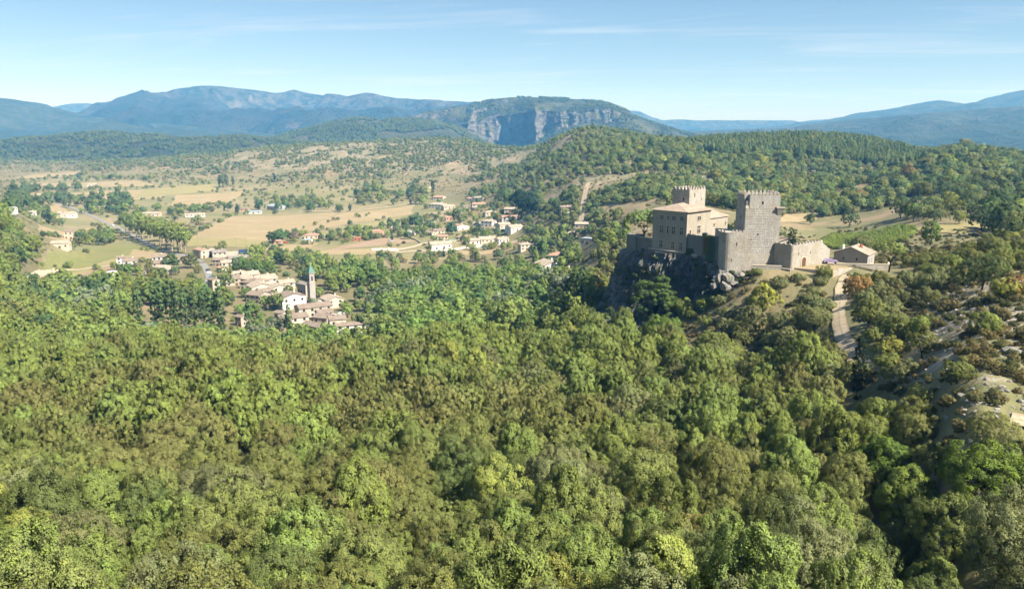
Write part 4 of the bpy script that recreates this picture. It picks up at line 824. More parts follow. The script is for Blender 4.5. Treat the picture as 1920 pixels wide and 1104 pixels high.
# ------------------------------------------------------------------ houses
BUILT = []      # (x, y, radius) kept free of trees
def house(px, py, wpx, hm, yaw, kind, wall, roof, label, name='house', depth=.75, cols=3, floors=1, win='glass', group=None, chim=True, cat='house', rise=None, door=True, Y=None, wm=None):
    """yaw: the way the front faces, degrees from towards the camera, + to the right; px, py: foot of the front"""
    g = ground(px, py) if Y is None else at(px, py, Y); dist = g[1] / .985; w = wm or max(wpx * (1.18 if py > 500 else 1.0) / (FPX / dist), 3.0); d = w * depth
    a = R(yaw); n = np.array((math.sin(a), -math.cos(a))); e = np.array((math.cos(a), math.sin(a)))
    ctr = g[:2] - n * d / 2; org = (ctr[0], ctr[1], g[2]); rz = math.atan2(e[1], e[0])
    t = thing(name, org, label, cat, group, rz); BUILT.append((ctr[0], ctr[1], max(w, d) * .62))
    hx, hy = w / 2, d / 2; W, RF = M[wall], M[roof]; rise = rise if rise is not None else min(w, d) * .17
    bw = B(); zt = hm + rise; zb = -3.0
    if kind == 'gable_x':   # ridge along the front
        for s in (-1, 1): bw.poly([(s * hx, -hy, zb), (s * hx, hy, zb), (s * hx, hy, hm), (s * hx, 0, zt), (s * hx, -hy, hm)]); bw.poly([(-hx, s * hy, zb), (hx, s * hy, zb), (hx, s * hy, hm), (-hx, s * hy, hm)])
    elif kind == 'gable_y':  # gable towards the viewer
        for s in (-1, 1): bw.poly([(-hx, s * hy, zb), (hx, s * hy, zb), (hx, s * hy, hm), (0, s * hy, zt), (-hx, s * hy, hm)]); bw.poly([(s * hx, -hy, zb), (s * hx, hy, zb), (s * hx, hy, hm), (s * hx, -hy, hm)])
    elif kind == 'shed':     # falls towards the front
        bw.hexa([(-hx, -hy, zb), (hx, -hy, zb), (hx, hy, zb), (-hx, hy, zb), (-hx, -hy, hm), (hx, -hy, hm), (hx, hy, zt), (-hx, hy, zt)])
    else: bw.box(-hx, hx, -hy, hy, zb, hm)
    bw.build('wall', W, t)
    r = B(); o = .45; th = .16
    if kind == 'gable_x':
        k = rise / hy
        for s in (-1, 1):
            q = [(-hx - o, s * (hy + o), hm - o * k + .05), (hx + o, s * (hy + o), hm - o * k + .05), (hx + o, 0, zt + .05), (-hx - o, 0, zt + .05)]; r.hexa(q + [(x, y, z + th) for x, y, z in q])
    elif kind == 'gable_y':
        k = rise / hx
        for s in (-1, 1):
            q = [(s * (hx + o), -hy - o, hm - o * k + .05), (s * (hx + o), hy + o, hm - o * k + .05), (0, hy + o, zt + .05), (0, -hy - o, zt + .05)]; r.hexa(q + [(x, y, z + th) for x, y, z in q])
    elif kind == 'shed':
        q = [(-hx - o, -hy - o, hm - .1), (hx + o, -hy - o, hm - .1), (hx + o, hy + o, zt + .1), (-hx - o, hy + o, zt + .1)]; r.hexa([(x, y, z + .05) for x, y, z in q] + [(x, y, z + .05 + th) for x, y, z in q])
    elif kind == 'hip': hip_roof(r, [(-hx, -hy), (hx, -hy), (hx, hy), (-hx, hy)], hm + .2, rise, .5)
    else: r.box(-hx - .12, hx + .12, -hy - .12, hy + .12, hm + .004, hm + .3)
    rf = r.build('roof', RF, t)
    if chim and kind in ('gable_x', 'gable_y', 'hip'):
        cx_, cy_2 = hx * .45, hy * .35; B().box(cx_ - .4, cx_ + .4, cy_2 - .35, cy_2 + .35, hm - .2, zt + .75).build('chimney', W, rf)
    # openings on the front and on the side turned to the viewer
    def opening(nm, x, z0, ww, hh, side=0):
        if side == 0: f = B().box(x - ww / 2 - .12, x + ww / 2 + .12, -hy - .07, -hy - .004, z0 - .1, z0 + hh + .1); p = B().box(x - ww / 2, x + ww / 2, -hy - .10, -hy - .072, z0, z0 + hh)
        else: f = B().box(side * hx + (0.004 if side > 0 else -.07), side * hx + (.07 if side > 0 else -.004), x - ww / 2 - .12, x + ww / 2 + .12, z0 - .1, z0 + hh + .1); p = B().box(side * hx + (.072 if side > 0 else -.10), side * hx + (.10 if side > 0 else -.072), x - ww / 2, x + ww / 2, z0, z0 + hh)
        fo = f.build(nm, M['pale_stone'] if nm == 'window' else M['wood'], t); p.build('pane' if nm == 'window' else 'door_leaf', M[win] if nm == 'window' else M['shutter_brown'], fo)
    fh = hm / floors
    for fl in range(floors):
        for c in range(cols):
            x = (c + .5) / cols * 2 * hx - hx; ww = min(1.4, w / cols * .42); hh = min(1.5, fh * .5)
            if fl == 0 and door and c == cols // 2: opening('door', x, .05, min(1.6, ww * 1.4), min(2.2, fh * .75)); continue
            opening('window', x, fl * fh + fh * .32, ww, hh)
        sd = 1 if yaw < np.degrees(math.atan2(g[0], g[1])) * -1 else (-1 if yaw > 20 else 1)
        for sd_ in (-1, 1): opening('window', 0, fl * fh + fh * .32, min(1.3, d * .2), min(1.5, fh * .5), sd_)
    return t
HOUSES = [
 # the modern hamlet
 (821,374,20,3.2,-20,'gable_x','w_cream','tile_orange','orange-roofed villa half hidden by trees at the top left of the hamlet',dict()),
 (815,391,28,5.6,-28,'hip','w_white','tile_pale','two storey white villa below the orange roof at the hamlet top left',dict(floors=2,cols=4)),
 (843,392,22,3.4,25,'gable_x','w_cream','tile_pale','cream bungalow right beside the two storey white villa',dict()),
 (882,377,16,3.4,-30,'gable_x','w_white','tile_orange','lower left wing house of the villa pair among pines',dict()),
 (893,378,20,5.2,-30,'hip','w_white','tile_pale','taller shaded white villa among pines, top of the hamlet',dict(floors=2)),
 (897,388,24,3.2,-10,'gable_x','w_white','tile_orange','low orange-roofed bungalow above the long hedge',dict()),
 (876,391,13,2.8,20,'shed','w_beige','tile_brown','small brown-roofed outbuilding left of the long hedge',dict(cols=2)),
 (956,398,22,3.6,-15,'gable_x','w_cream','tile_pale','cream house at the hamlet top right below dark evergreens',dict()),
 (921,404,22,3.6,20,'hip','w_cream','tile_pale','pale hip-roofed house above the white two storey villa',dict()),
 (963,413,42,3.4,10,'gable_x','w_white','tile_orange','long white bungalow with orange roof on a terrace',dict(cols=5,depth=.4)),
 (912,425,24,6.0,-28,'hip','w_white','tile_pale','bright white two storey villa in the middle of the hamlet',dict(floors=2)),
 (894,424,18,3.0,-28,'gable_x','w_white','tile_pale','low white garage wing left of the bright two storey villa',dict(cols=2)),
 (948,429,24,4.6,30,'gable_x','w_cream','tile_pale','cream house directly below the long white bungalow',dict(floors=1)),
 (970,433,28,4.0,32,'gable_x','w_white','tile_pale','pale house at the lower right end of the bungalow terrace',dict()),
 (808,421,16,3.4,20,'flat','w_white','metal_roof','small flat-roofed white house beside a round green tree',dict(cols=2)),
 (845,413,18,3.0,15,'gable_x','w_pink','tile_orange','pink-walled cottage behind the willow in the hamlet',dict()),
 (868,431,27,4.0,35,'gable_y','w_white','tile_orange','white gabled house with orange roof, centre left of the hamlet',dict()),
 (824,438,20,3.4,25,'gable_x','w_cream','tile_brown','brown-roofed cottage left of the dark round tree',dict()),
 (803,442,18,3.4,-35,'gable_x','w_beige','tile_brown','brown cottage with shaded front under the round tree',dict()),
 (830,449,20,3.0,10,'gable_x','w_cream','tile_orange','low orange roof above the turquoise pool',dict()),
 (828,466,40,4.2,18,'gable_x','w_white','tile_pale','wide pale-roofed new house at the lower edge of the hamlet',dict(cols=4,depth=.6)),
 (819,469,12,2.8,10,'flat','w_white','w_white','white box garage in front of the wide new house',dict(cols=1,door=False)),
 (864,451,22,3.4,-20,'hip','w_cream','tile_orange','orange hip-roofed house right of the turquoise pool',dict()),
 (887,458,26,3.6,12,'gable_x','w_white','tile_pale','pale house in the lower row of the hamlet, second from the pool',dict()),
 (917,455,32,3.4,25,'gable_x','w_cream','tile_pale','long pale roof in the lower row of the hamlet',dict(cols=4)),
 (945,455,22,3.4,32,'gable_x','w_white','tile_pale','last white house of the lower row, with a blue cover beside it',dict()),
 (708,442,24,4.6,20,'hip','w_pink','tile_orange','salmon pink villa with hip roof left of the hamlet',dict(floors=1)),
 (670,452,14,3.8,15,'flat','w_red','tile_orange','small brick-red building on the bare field edge',dict(cols=2)),
 (694,441,14,3.0,5,'gable_x','w_cream','tile_orange','small orange-roofed annex left of the salmon villa',dict(cols=2)),
 (740,432,12,2.8,5,'shed','w_beige','tile_pale','tiny pale shed roof among trees above the salmon villa',dict(cols=1)),
 (772,441,16,2.6,30,'shed','w_white','metal_roof','white flat shed beside the hamlet track',dict(cols=2)),
 # right of the hamlet
 (988,469,24,4.8,20,'hip','w_cream','tile_pale','cream villa with pale hip roof alone among trees right of the hamlet',dict(floors=2)),
 (1042,488,34,4.2,-18,'hip','w_white','tile_orange','white house with red-brown hip roof, upper of the slope pair',dict(cols=4)),
 (1040,505,36,3.8,28,'gable_y','w_white','tile_pale','bright white bungalow with car beside it, lower of the slope pair',dict(cols=4)),
 (1038,522,8,2.4,20,'flat','w_white','w_white','tiny white shed standing above the riverside trees',dict(cols=1,door=False)),
 (1062,399,20,5.4,10,'gable_x','w_cream','tile_brown','two storey cream house left of the pale hillside track',dict(floors=2)),
 (1090,429,24,4.0,-10,'gable_x','w_grey','tile_pale','grey-fronted house at the foot of the pale hillside track',dict()),
 (1092,438,24,3.0,-10,'gable_x','w_cream','tile_orange','orange lean-to roof just below the grey-fronted house',dict()),
 (1072,444,16,3.0,-25,'shed','w_white','tile_pale','small white outbuilding left of the orange lean-to roof',dict(cols=2)),
 (1101,459,26,4.4,-30,'flat','w_grey','metal_roof','flat-roofed house with a blue shaded front below the track',dict(cols=3)),
 # scattered farms
 (510,394,28,5.5,-35,'gable_x','metal_roof','metal_roof','grey metal barn with open dark front in the fields',dict(cols=1,name='barn',cat='barn',chim=False)),
 (475,401,28,2.8,8,'shed','w_white','metal_roof','long low white building left of the metal barn',dict(cols=3,depth=.35)),
 (457,396,14,3.2,0,'gable_x','w_pink','tile_brown','brown farmhouse among trees left of the metal barn',dict(cols=2)),
 (584,448,26,3.6,10,'hip','w_cream','tile_orange','villa with orange hip roof among trees in mid valley',dict()),
 (572,457,16,3.2,-25,'shed','w_white','metal_roof','white shed with pale roof in front of the mid-valley villa',dict(cols=2)),
 (520,457,14,2.6,0,'gable_x','w_pink','tile_orange','small red-roofed cabin beside a big dark tree clump',dict(cols=1)),
 (366,407,34,3.4,20,'gable_x','w_white','tile_pale','long low white house beyond the plane avenue',dict(cols=5,depth=.35)),
 (283,406,32,4.0,8,'gable_x','w_cream','tile_pale','long pale farmhouse behind the top of the plane avenue',dict(cols=4,depth=.4)),
 (189,395,14,4.6,25,'gable_x','w_pink','tile_pale','pink house by dark cypresses above the road',dict(cols=2,floors=2)),
 (104,408,20,5.0,10,'gable_x','w_cream','tile_pale','cream two storey row house left half, beside the dark spruce',dict(floors=2)),
 (126,408,26,4.4,15,'gable_x','w_white','tile_pale','white row house right half, beside the dark spruce',dict(cols=4)),
 (57,406,20,4.2,30,'gable_x','w_white','tile_pale','white gabled house behind the left edge wood',dict()),
 (40,398,14,3.0,10,'gable_x','w_cream','tile_pale','small cream house at the far left field edge',dict(cols=2)),
 (10,396,34,2.8,5,'gable_x','w_white','metal_roof','long pale greenhouse at the far left edge',dict(cols=1,depth=.3,name='greenhouse',cat='greenhouse',chim=False)),
 (129,449,15,8.0,18,'shed','w_beige','tile_brown','narrow tower-like beige house in the left fields',dict(floors=2,cols=2)),
 (112,466,30,4.6,15,'gable_x','w_cream','tile_pale','old stone farmhouse below the tower-like house',dict(cols=3)),
 (347,434,14,3.4,15,'gable_x','w_grey','tile_brown','brown roof just right of the plane avenue',dict(cols=2)),
 (73,369,12,3.0,10,'gable_x','w_cream','tile_pale','far small white farm in the upper left fields',dict(cols=2)),
 (172,350,16,3.4,10,'gable_x','w_white','tile_pale','far white farmhouse among scrub, uppermost on the left',dict(cols=2)),
 # white houses before the avenue
 (228,495,16,6.4,28,'gable_x','w_white','tile_brown','white two storey cube house, rear of the pair in the left fields',dict(floors=2,cols=2)),
 (245,501,22,6.0,28,'gable_x','w_white','tile_brown','white two storey cube house, front of the pair in the left fields',dict(floors=2,cols=2)),
 (299,494,24,6.4,25,'gable_x','w_white','tile_brown','bright white house with a brown lean-to below the plane avenue',dict(floors=2,cols=3)),
 (296,499,22,2.6,25,'shed','w_beige','tile_brown','brown lean-to roof under the bright white house',dict(cols=2)),
 (296,514,38,3.6,5,'hip','w_beige','tile_pale','broad beige hip roof just above the riverside trees',dict(cols=3,chim=False)),
 (208,516,13,2.6,5,'hip','w_white','w_white','white peaked party tent in the left fields',dict(cols=1,name='party_tent',cat='tent',chim=False,door=False)),
 (344,494,24,4.0,0,'gable_x','w_stone','tile_brown','long brown-roofed house between two round trees',dict(cols=3)),
 # village, upper part
 (370,484,20,9.0,-35,'gable_x','w_stone','tile_orange','tall orange-roofed village house with blue shaded front',dict(floors=3,cols=3)),
 (383,484,10,8.0,40,'gable_y','w_cream','tile_pale','narrow cream gabled house stuck to the tall orange-roofed one',dict(floors=2,cols=1)),
 (394,481,18,6.0,25,'gable_x','w_stone','tile_pale','pale-roofed house right of the narrow cream gable',dict(floors=2)),
 (413,483,26,5.5,25,'gable_x','w_cream','tile_grey','grey-roofed house in the upper village row',dict(floors=2)),
 (425,491,40,5.0,28,'gable_x','w_cream','tile_pale','long cream house in the middle of the upper village',dict(floors=2,cols=4,depth=.4)),
 (450,495,38,6.0,28,'gable_x','w_cream','tile_grey','large dark-roofed hall in the upper village',dict(floors=2,cols=3,depth=.6)),
 (461,483,24,4.5,15,'shed','w_white','solar','house roofed with dark solar panels behind the village hall',dict(cols=3)),
 (488,497,14,4.5,-20,'shed','w_cream','tile_orange','terraced house with open shaded front at the village right end',dict(cols=1)),
 (408,499,20,6.0,-10,'gable_x','w_stone','tile_brown','brown-roofed house on the bend of the village street',dict(floors=2)),
 (426,506,16,7.0,25,'gable_x','w_cream','tile_pale','tall cream gable facing the village street',dict(floors=2,cols=2)),
 (411,510,12,4.0,-30,'gable_x','w_stone','tile_orange','little bright orange roof beside the village street',dict(cols=2)),
 (395,547,14,10.5,-38,'gable_x','w_stone','tile_brown','tall dark-fronted house at the near end of the village street',dict(floors=3,cols=2)),
 # village, lower part
 (447,525,18,6.0,20,'gable_x','w_cream','tile_pale','pale-roofed house at the left end of the lower village',dict(floors=2,cols=2)),
 (472,527,26,6.0,30,'gable_x','w_cream','tile_pale','grey-beige long roof at the top of the lower village',dict(floors=2)),
 (466,543,34,6.0,-20,'hip','w_cream','tile_brown','hip-roofed brown house in the lower village',dict(floors=2)),
 (502,535,34,5.5,35,'gable_x','w_cream','tile_pale','long pale roof behind the cream gable in the lower village',dict(floors=2)),
 (493,553,34,7.0,32,'gable_y','w_cream','tile_pale','cream gabled house with two small windows, lower village centre',dict(floors=2,cols=2)),
 (526,553,26,6.5,35,'gable_y','w_cream','tile_pale','cream gabled house left of the church',dict(floors=2,cols=2)),
 (474,568,28,6.5,-25,'gable_x','w_stone','tile_brown','grey-brown roofed house behind the left poplar trees',dict(floors=2)),
 (553,579,40,9.5,38,'gable_y','w_white','tile_brown','large white-fronted house with blue shaded side before the church',dict(floors=2,cols=3,depth=.8)),
 (594,594,54,7.5,32,'gable_x','w_beige','tile_brown','long stone house with arched front right below the church tower',dict(floors=2,cols=4,depth=.5)),
 (630,577,30,6.5,35,'gable_y','w_cream','tile_pale','gabled house right of the church tower under tall trees',dict(floors=2,cols=2)),
 (612,580,20,4.0,20,'shed','w_white','metal_roof','low white annex left of the gabled house by the tall trees',dict(cols=2)),
 (522,599,16,5.0,-25,'gable_x','w_cream','tile_brown','small brown roof left of the tall poplar in the lower village',dict(cols=2)),
 (563,613,30,7.0,35,'gable_x','w_cream','tile_brown','cream house with stairs wall right of the tall poplar',dict(floors=2,cols=2)),
 (600,607,26,4.5,-20,'gable_x','w_stone','tile_brown','brown roof below the long stone house',dict(cols=2)),
 (588,627,60,5.5,-38,'gable_x','w_stone','tile_brown','very long brown roof stepping down at the near edge of the village',dict(cols=3,depth=.35)),
 (634,612,26,5.0,20,'gable_x','w_cream','tile_brown','dark brown roof with chimney behind the long white house',dict(cols=2)),
 (660,626,50,6.0,20,'gable_x','w_white','tile_brown','long white house with brown roof at the near right edge of the village',dict(floors=2,cols=4,depth=.35)),
 (437,536,24,6.0,30,'gable_x','w_stone','tile_brown','weathered house beside the large light green tree in the lower village',dict(floors=2,cols=2)),
 (515,570,26,6.5,-28,'gable_x','w_stone','tile_pale','pale roof tucked between the cream gables and the white-fronted house',dict(floors=2,cols=2)),
 (500,560,22,6.0,35,'gable_x','w_cream','tile_brown','brown roof just below the cream gable with two small windows',dict(floors=2,cols=2)),
 (540,543,24,6.0,30,'gable_x','w_cream','tile_pale','pale roof at the back of the church nave',dict(floors=2,cols=2)),
 (455,535,24,6.0,-20,'gable_x','w_cream','tile_pale','pale roof left of the hip-roofed brown house',dict(floors=2,cols=2)),
 (436,486,20,5.5,25,'gable_x','w_stone','tile_pale','pale roof behind the long cream house of the upper village',dict(floors=2,cols=2)),
 (470,495,20,5.0,25,'gable_x','w_cream','tile_pale','pale roof right of the large dark-roofed hall',dict(floors=1,cols=2)),
 (612,600,24,5.5,30,'gable_x','w_cream','tile_brown','brown roof at the right end of the long stone house',dict(floors=2,cols=2)),
 (540,608,24,5.0,30,'gable_x','w_stone','tile_brown','low brown roof before the white-fronted house',dict(cols=2)),
 (447,612,14,7.0,-30,'gable_x','w_stone','tile_brown','dark-fronted house glimpsed between poplars',dict(floors=2,cols=2)),
]
for px_, py_, w_, h_, yaw_, kd_, wl_, rf_, lb_, kw_ in HOUSES:
    house(px_, py_, w_, h_ * (.8 if py_ > 470 else 1.0), yaw_, kd_, wl_, rf_, lb_, group=('houses of the hamlet and farms' if w_ and py_ < 470 else 'houses of the village'), **({'depth': .95, **kw_} if py_ > 470 else kw_))
def church():
    g = ground(585, 567); t = thing('church_tower', tuple(g), 'slender stone church tower with a green pointed roof in the village', 'church tower', rz=R(40)); BUILT.append((g[0], g[1], 6))
    s = 1.95; B().box(-s, s, -s, s, -3, 13.2).build('wall', M['w_grey'], t); B().box(-s - .2, s + .2, -s - .2, s + .2, 13.21, 13.6).build('string_course', M['pale_stone'], t)
    B().box(-s + .2, s - .2, -s + .2, s - .2, 13.61, 19.4).build('belfry', M['w_grey'], t); B().box(-s - .15, s + .15, -s - .15, s + .15, 19.41, 19.85).build('cornice', M['pale_stone'], t)
    r = B(); k = s + .3
    for i in range(4):
        a = R(45 + 90 * i); b = R(135 + 90 * i); r.poly([(k * 1.414 * math.cos(a), k * 1.414 * math.sin(a), 19.86), (k * 1.414 * math.cos(b), k * 1.414 * math.sin(b), 19.86), (0, 0, 25.2)])
    rf = r.build('roof', M['copper'], t); B().box(-.06, .06, -.06, .06, 25.0, 27.0).box(-.4, .4, -.05, .05, 26.2, 26.32).build('cross', M['metal'], rf)
    for ax in range(4):
        c, sn = [(1, 0), (0, 1), (-1, 0), (0, -1)][ax]; d = s - .2; ring = [(-.5, 14.6), (.5, 14.6), (.5, 17.2)] + [(.5 * math.cos(q), 17.2 + .5 * math.sin(q)) for q in np.linspace(0, math.pi, 7)[1:-1]] + [(-.5, 17.2)]
        B().poly([(c * (d + .03) - sn * u, sn * (d + .03) + c * u, z) for u, z in ring]).build('bell_opening', M['hole'], t)
    # nave
    house(566, 556, 22, 8.5, -40, 'gable_x', 'w_stone', 'tile_grey', 'dark-roofed church nave behind the tower', name='church_nave', cat='church', cols=3, chim=False, depth=.6, door=False)
church()
# building plot, pools, cars, poles, hedge walls
def plot():
    g = ground(722, 470); t = thing('building_plot', tuple(g), 'white walls of an unfinished building plot on the bare field', 'building site'); BUILT.append((g[0], g[1], 16))
    for k, (x, y, w, d, h) in enumerate(((-13, 0, 8, .3, 1.6), (-4, 2, 7, .3, 1.9), (5, 0, 6, .3, 1.5), (-13, 0, .3, 6, 1.6), (-5, 2, .3, 5, 1.8), (2.7, 0, .3, 6, 2.2), (11, 1, .3, 5, 1.6), (-12, 6, 22, .3, 1.4))):
        B().box(x, x + w, y, y + d, -1 + .002 * k, h + .003 * k).build('wall', M['w_white'], t)
    B().box(-15, 13, -2, 8, -1, .12).build('slab', M['pale_stone'], t)
plot()
def pool(px, py, w, d, label, yaw=10):
    g = ground(px, py); t = thing('swimming_pool', tuple(g), label, 'pool', 'garden pools', R(yaw)); BUILT.append((g[0], g[1], w * .7))
    B().box(-w / 2 - .8, w / 2 + .8, -d / 2 - .8, -d / 2, -1, .75).box(-w / 2 - .8, w / 2 + .8, d / 2, d / 2 + .8, -1, .75).box(-w / 2 - .8, -w / 2, -d / 2, d / 2, -1, .75).box(w / 2, w / 2 + .8, -d / 2, d / 2, -1, .75).build('pool_edge', M['pale_stone'], t)
    B().box(-w / 2, w / 2, -d / 2, d / 2, -.9, .62).build('water', M['pool_water'], t)
pool(843, 452, 11, 6, 'turquoise garden pool behind the wide new house'); pool(950, 447, 8, 5, 'blue covered pool beside the last house of the lower row'); pool(900, 430, 9, 4.5, 'pale turquoise pool below the bright two storey villa'); pool(1072, 440, 7, 4, 'turquoise pool by the houses at the foot of the hillside track')
def car_proto():
    m_w = {}
    side = [(-2.1, .35), (2.1, .35), (2.12, .75), (1.95, .92), (1.05, 1.0), (.45, 1.45), (-1.2, 1.47), (-1.85, 1.02), (-2.12, .9)]
    def body(mat):
        b = B(); n = len(side)
        for y, o in ((-.85, 1), (.85, -1)): b.poly([(x, y * (.82 if z > 1.1 else 1), z) for x, z in (side if o > 0 else side[::-1])])
        for i in range(n):
            (x0, z0), (x1, z1) = side[i], side[(i + 1) % n]; y0 = .85 * (.82 if z0 > 1.1 else 1); y1 = .85 * (.82 if z1 > 1.1 else 1); b.poly([(x0, -y0, z0), (x1, -y1, z1), (x1, y1, z1), (x0, y0, z0)])
        return b.mesh('body', mat)
    glass = B().box(-1.25, .55, -.79, .79, 1.05, 1.36).mesh('window_band', M['glass'])
    wh = B().tube([(0, -.1, 0), (0, .1, 0)], [.33, .33], 10).mesh('wheel', M['hole'])
    return body, glass, wh
_body, _glass, _wheel = car_proto()
CARP = {'white': plain('white_paint', (.8, .8, .8), .3, .02, 1, .5), 'dark': plain('dark_paint', (.05, .055, .07), .25, .02, 1, .5), 'silver': plain('silver_paint', (.45, .47, .5), .3, .02, 1, .5), 'blue': plain('blue_paint', (.08, .16, .34), .3, .02, 1, .5), 'red': plain('red_paint', (.42, .04, .03), .3, .02, 1, .5), 'mauve': plain('mauve_paint', (.34, .27, .42), .3, .02, 1, .5)}
CBODY = {k: _body(v) for k, v in CARP.items()}
def car(px, py, colour, yaw, label, Y=None, lift=.42):
    g = ground(px, py) if Y is None else at(px, py, Y); t = thing('parked_car', (g[0], g[1], (float(H(g[0], g[1])) if Y is None else g[2]) + (lift if Y is None else 0)), label, 'car', 'cars', R(yaw))
    link('body', CBODY[colour], t); link('window_band', _glass, t)
    for x in (-1.3, 1.3):
        for y in (-.82, .82): w = link('wheel', _wheel, t); w.location = (x, y, .33)
car(390, 508, 'dark', 80, 'dark car at the top of the village street'); car(393, 514, 'white', 80, 'white car in the middle of the village street'); car(396, 521, 'blue', 85, 'blue car on the village street below the white one'); car(389, 533, 'dark', 95, 'dark car parked near the tall dark-fronted house')
car(1022, 503, 'dark', 20, 'dark car parked beside the bright white bungalow', lift=.1); car(1067, 400, 'white', 10, 'white car before the two storey cream house', lift=.1); car(352, 481, 'silver', -15, 'silver car where the road leaves the plane avenue'); car(212, 424, 'white', -40, 'white car on the straight road above the fields')
car(130, 409, 'white', 5, 'white van-like car before the white row house', lift=.1); car(536, 456, 'red', 10, 'red car beside the big dark tree clump', lift=.1); car(735, 453, 'silver', 15, 'silver car under trees by the salmon villa', lift=.1); car(786, 472, 'dark', 30, 'dark car on the pale hamlet track'); car(1557, 493.5, 'mauve', -12, 'mauve car parked behind the forecourt terrace by the castle gate', Y=243.8)
car(640, 590, 'white', 15, 'white car by the gabled house under tall trees', lift=.1); car(625, 592, 'silver', 20, 'silver car beside the long stone house', lift=.1); car(905, 466, 'silver', 15, 'silver car on the lower hamlet lane')
def pole(px, py, h, label):
    g = ground(px, py); t = thing('utility_pole', tuple(g), label, 'utility pole', 'utility poles'); B().tube([(0, 0, -1), (0, 0, h)], [.16, .11], 6).build('pole', M['bark_pale'], t); B().box(-.7, .7, -.05, .05, h - .5, h - .38).build('crossarm', M['bark_pale'], t)
for i_, (a, b, h, l) in enumerate([(372, 462, 9, 'wooden pole in the mown field nearest the plane avenue'), (443, 464, 9, 'wooden pole at the near edge of the mown field'), (461, 461, 9, 'second wooden pole near the mown field edge'), (147, 424, 9, 'lone wooden pole in the straw field by the spruce'), (79, 428, 8, 'wooden pole at the left end of the straw field'), (741, 448, 10, 'left of the twin wooden poles on the bare field'), (744, 449, 10, 'right of the twin wooden poles on the bare field'), (738, 469, 8, 'pole standing on the building plot'), (804, 482, 8, 'pale pole below the hamlet track'), (324, 481, 8, 'lamp pole beside the road under the plane avenue')]): pole(a, b, h, l)
def hedge_wall(pts, h, w, name, label, cat, mat):
    W = [ground(*p) for p in pts]; org = tuple(W[0]); t = thing(name, org, label, cat); b = B(org)
    for p, q in zip(W[:-1], W[1:]):
        e = unit(q[:2] - p[:2]); n = np.array((e[1], -e[0])) * w / 2; b.hexa([(*(p[:2] - n), p[2] - 1), (*(q[:2] - n), q[2] - 1), (*(q[:2] + n), q[2] - 1), (*(p[:2] + n), p[2] - 1), (*(p[:2] - n), p[2] + h), (*(q[:2] - n), q[2] + h), (*(q[:2] + n), q[2] + h), (*(p[:2] + n), p[2] + h)])
    b.build('wall', mat, t)
hedge_wall([(800, 472), (850, 469), (905, 461)], 1.5, .35, 'garden_wall', 'white garden wall along the lower hamlet lane', 'wall', M['w_white']); hedge_wall([(890, 432), (928, 431), (955, 433)], 1.6, .4, 'garden_wall', 'cream garden wall below the bright two storey villa', 'wall', M['w_cream']); hedge_wall([(944, 416), (985, 415)], 1.2, .4, 'garden_wall', 'white terrace wall under the long white bungalow', 'wall', M['w_white'])
hedge_wall([(755, 442), (778, 450), (788, 456)], 1.3, .4, 'garden_wall', 'brown boundary wall between bare field and hamlet', 'wall', M['w_stone']); hedge_wall([(1044, 508), (1066, 503), (1070, 499)], 1.2, .4, 'garden_wall', 'curved pale garden wall right of the bright white bungalow', 'wall', M['w_cream'])
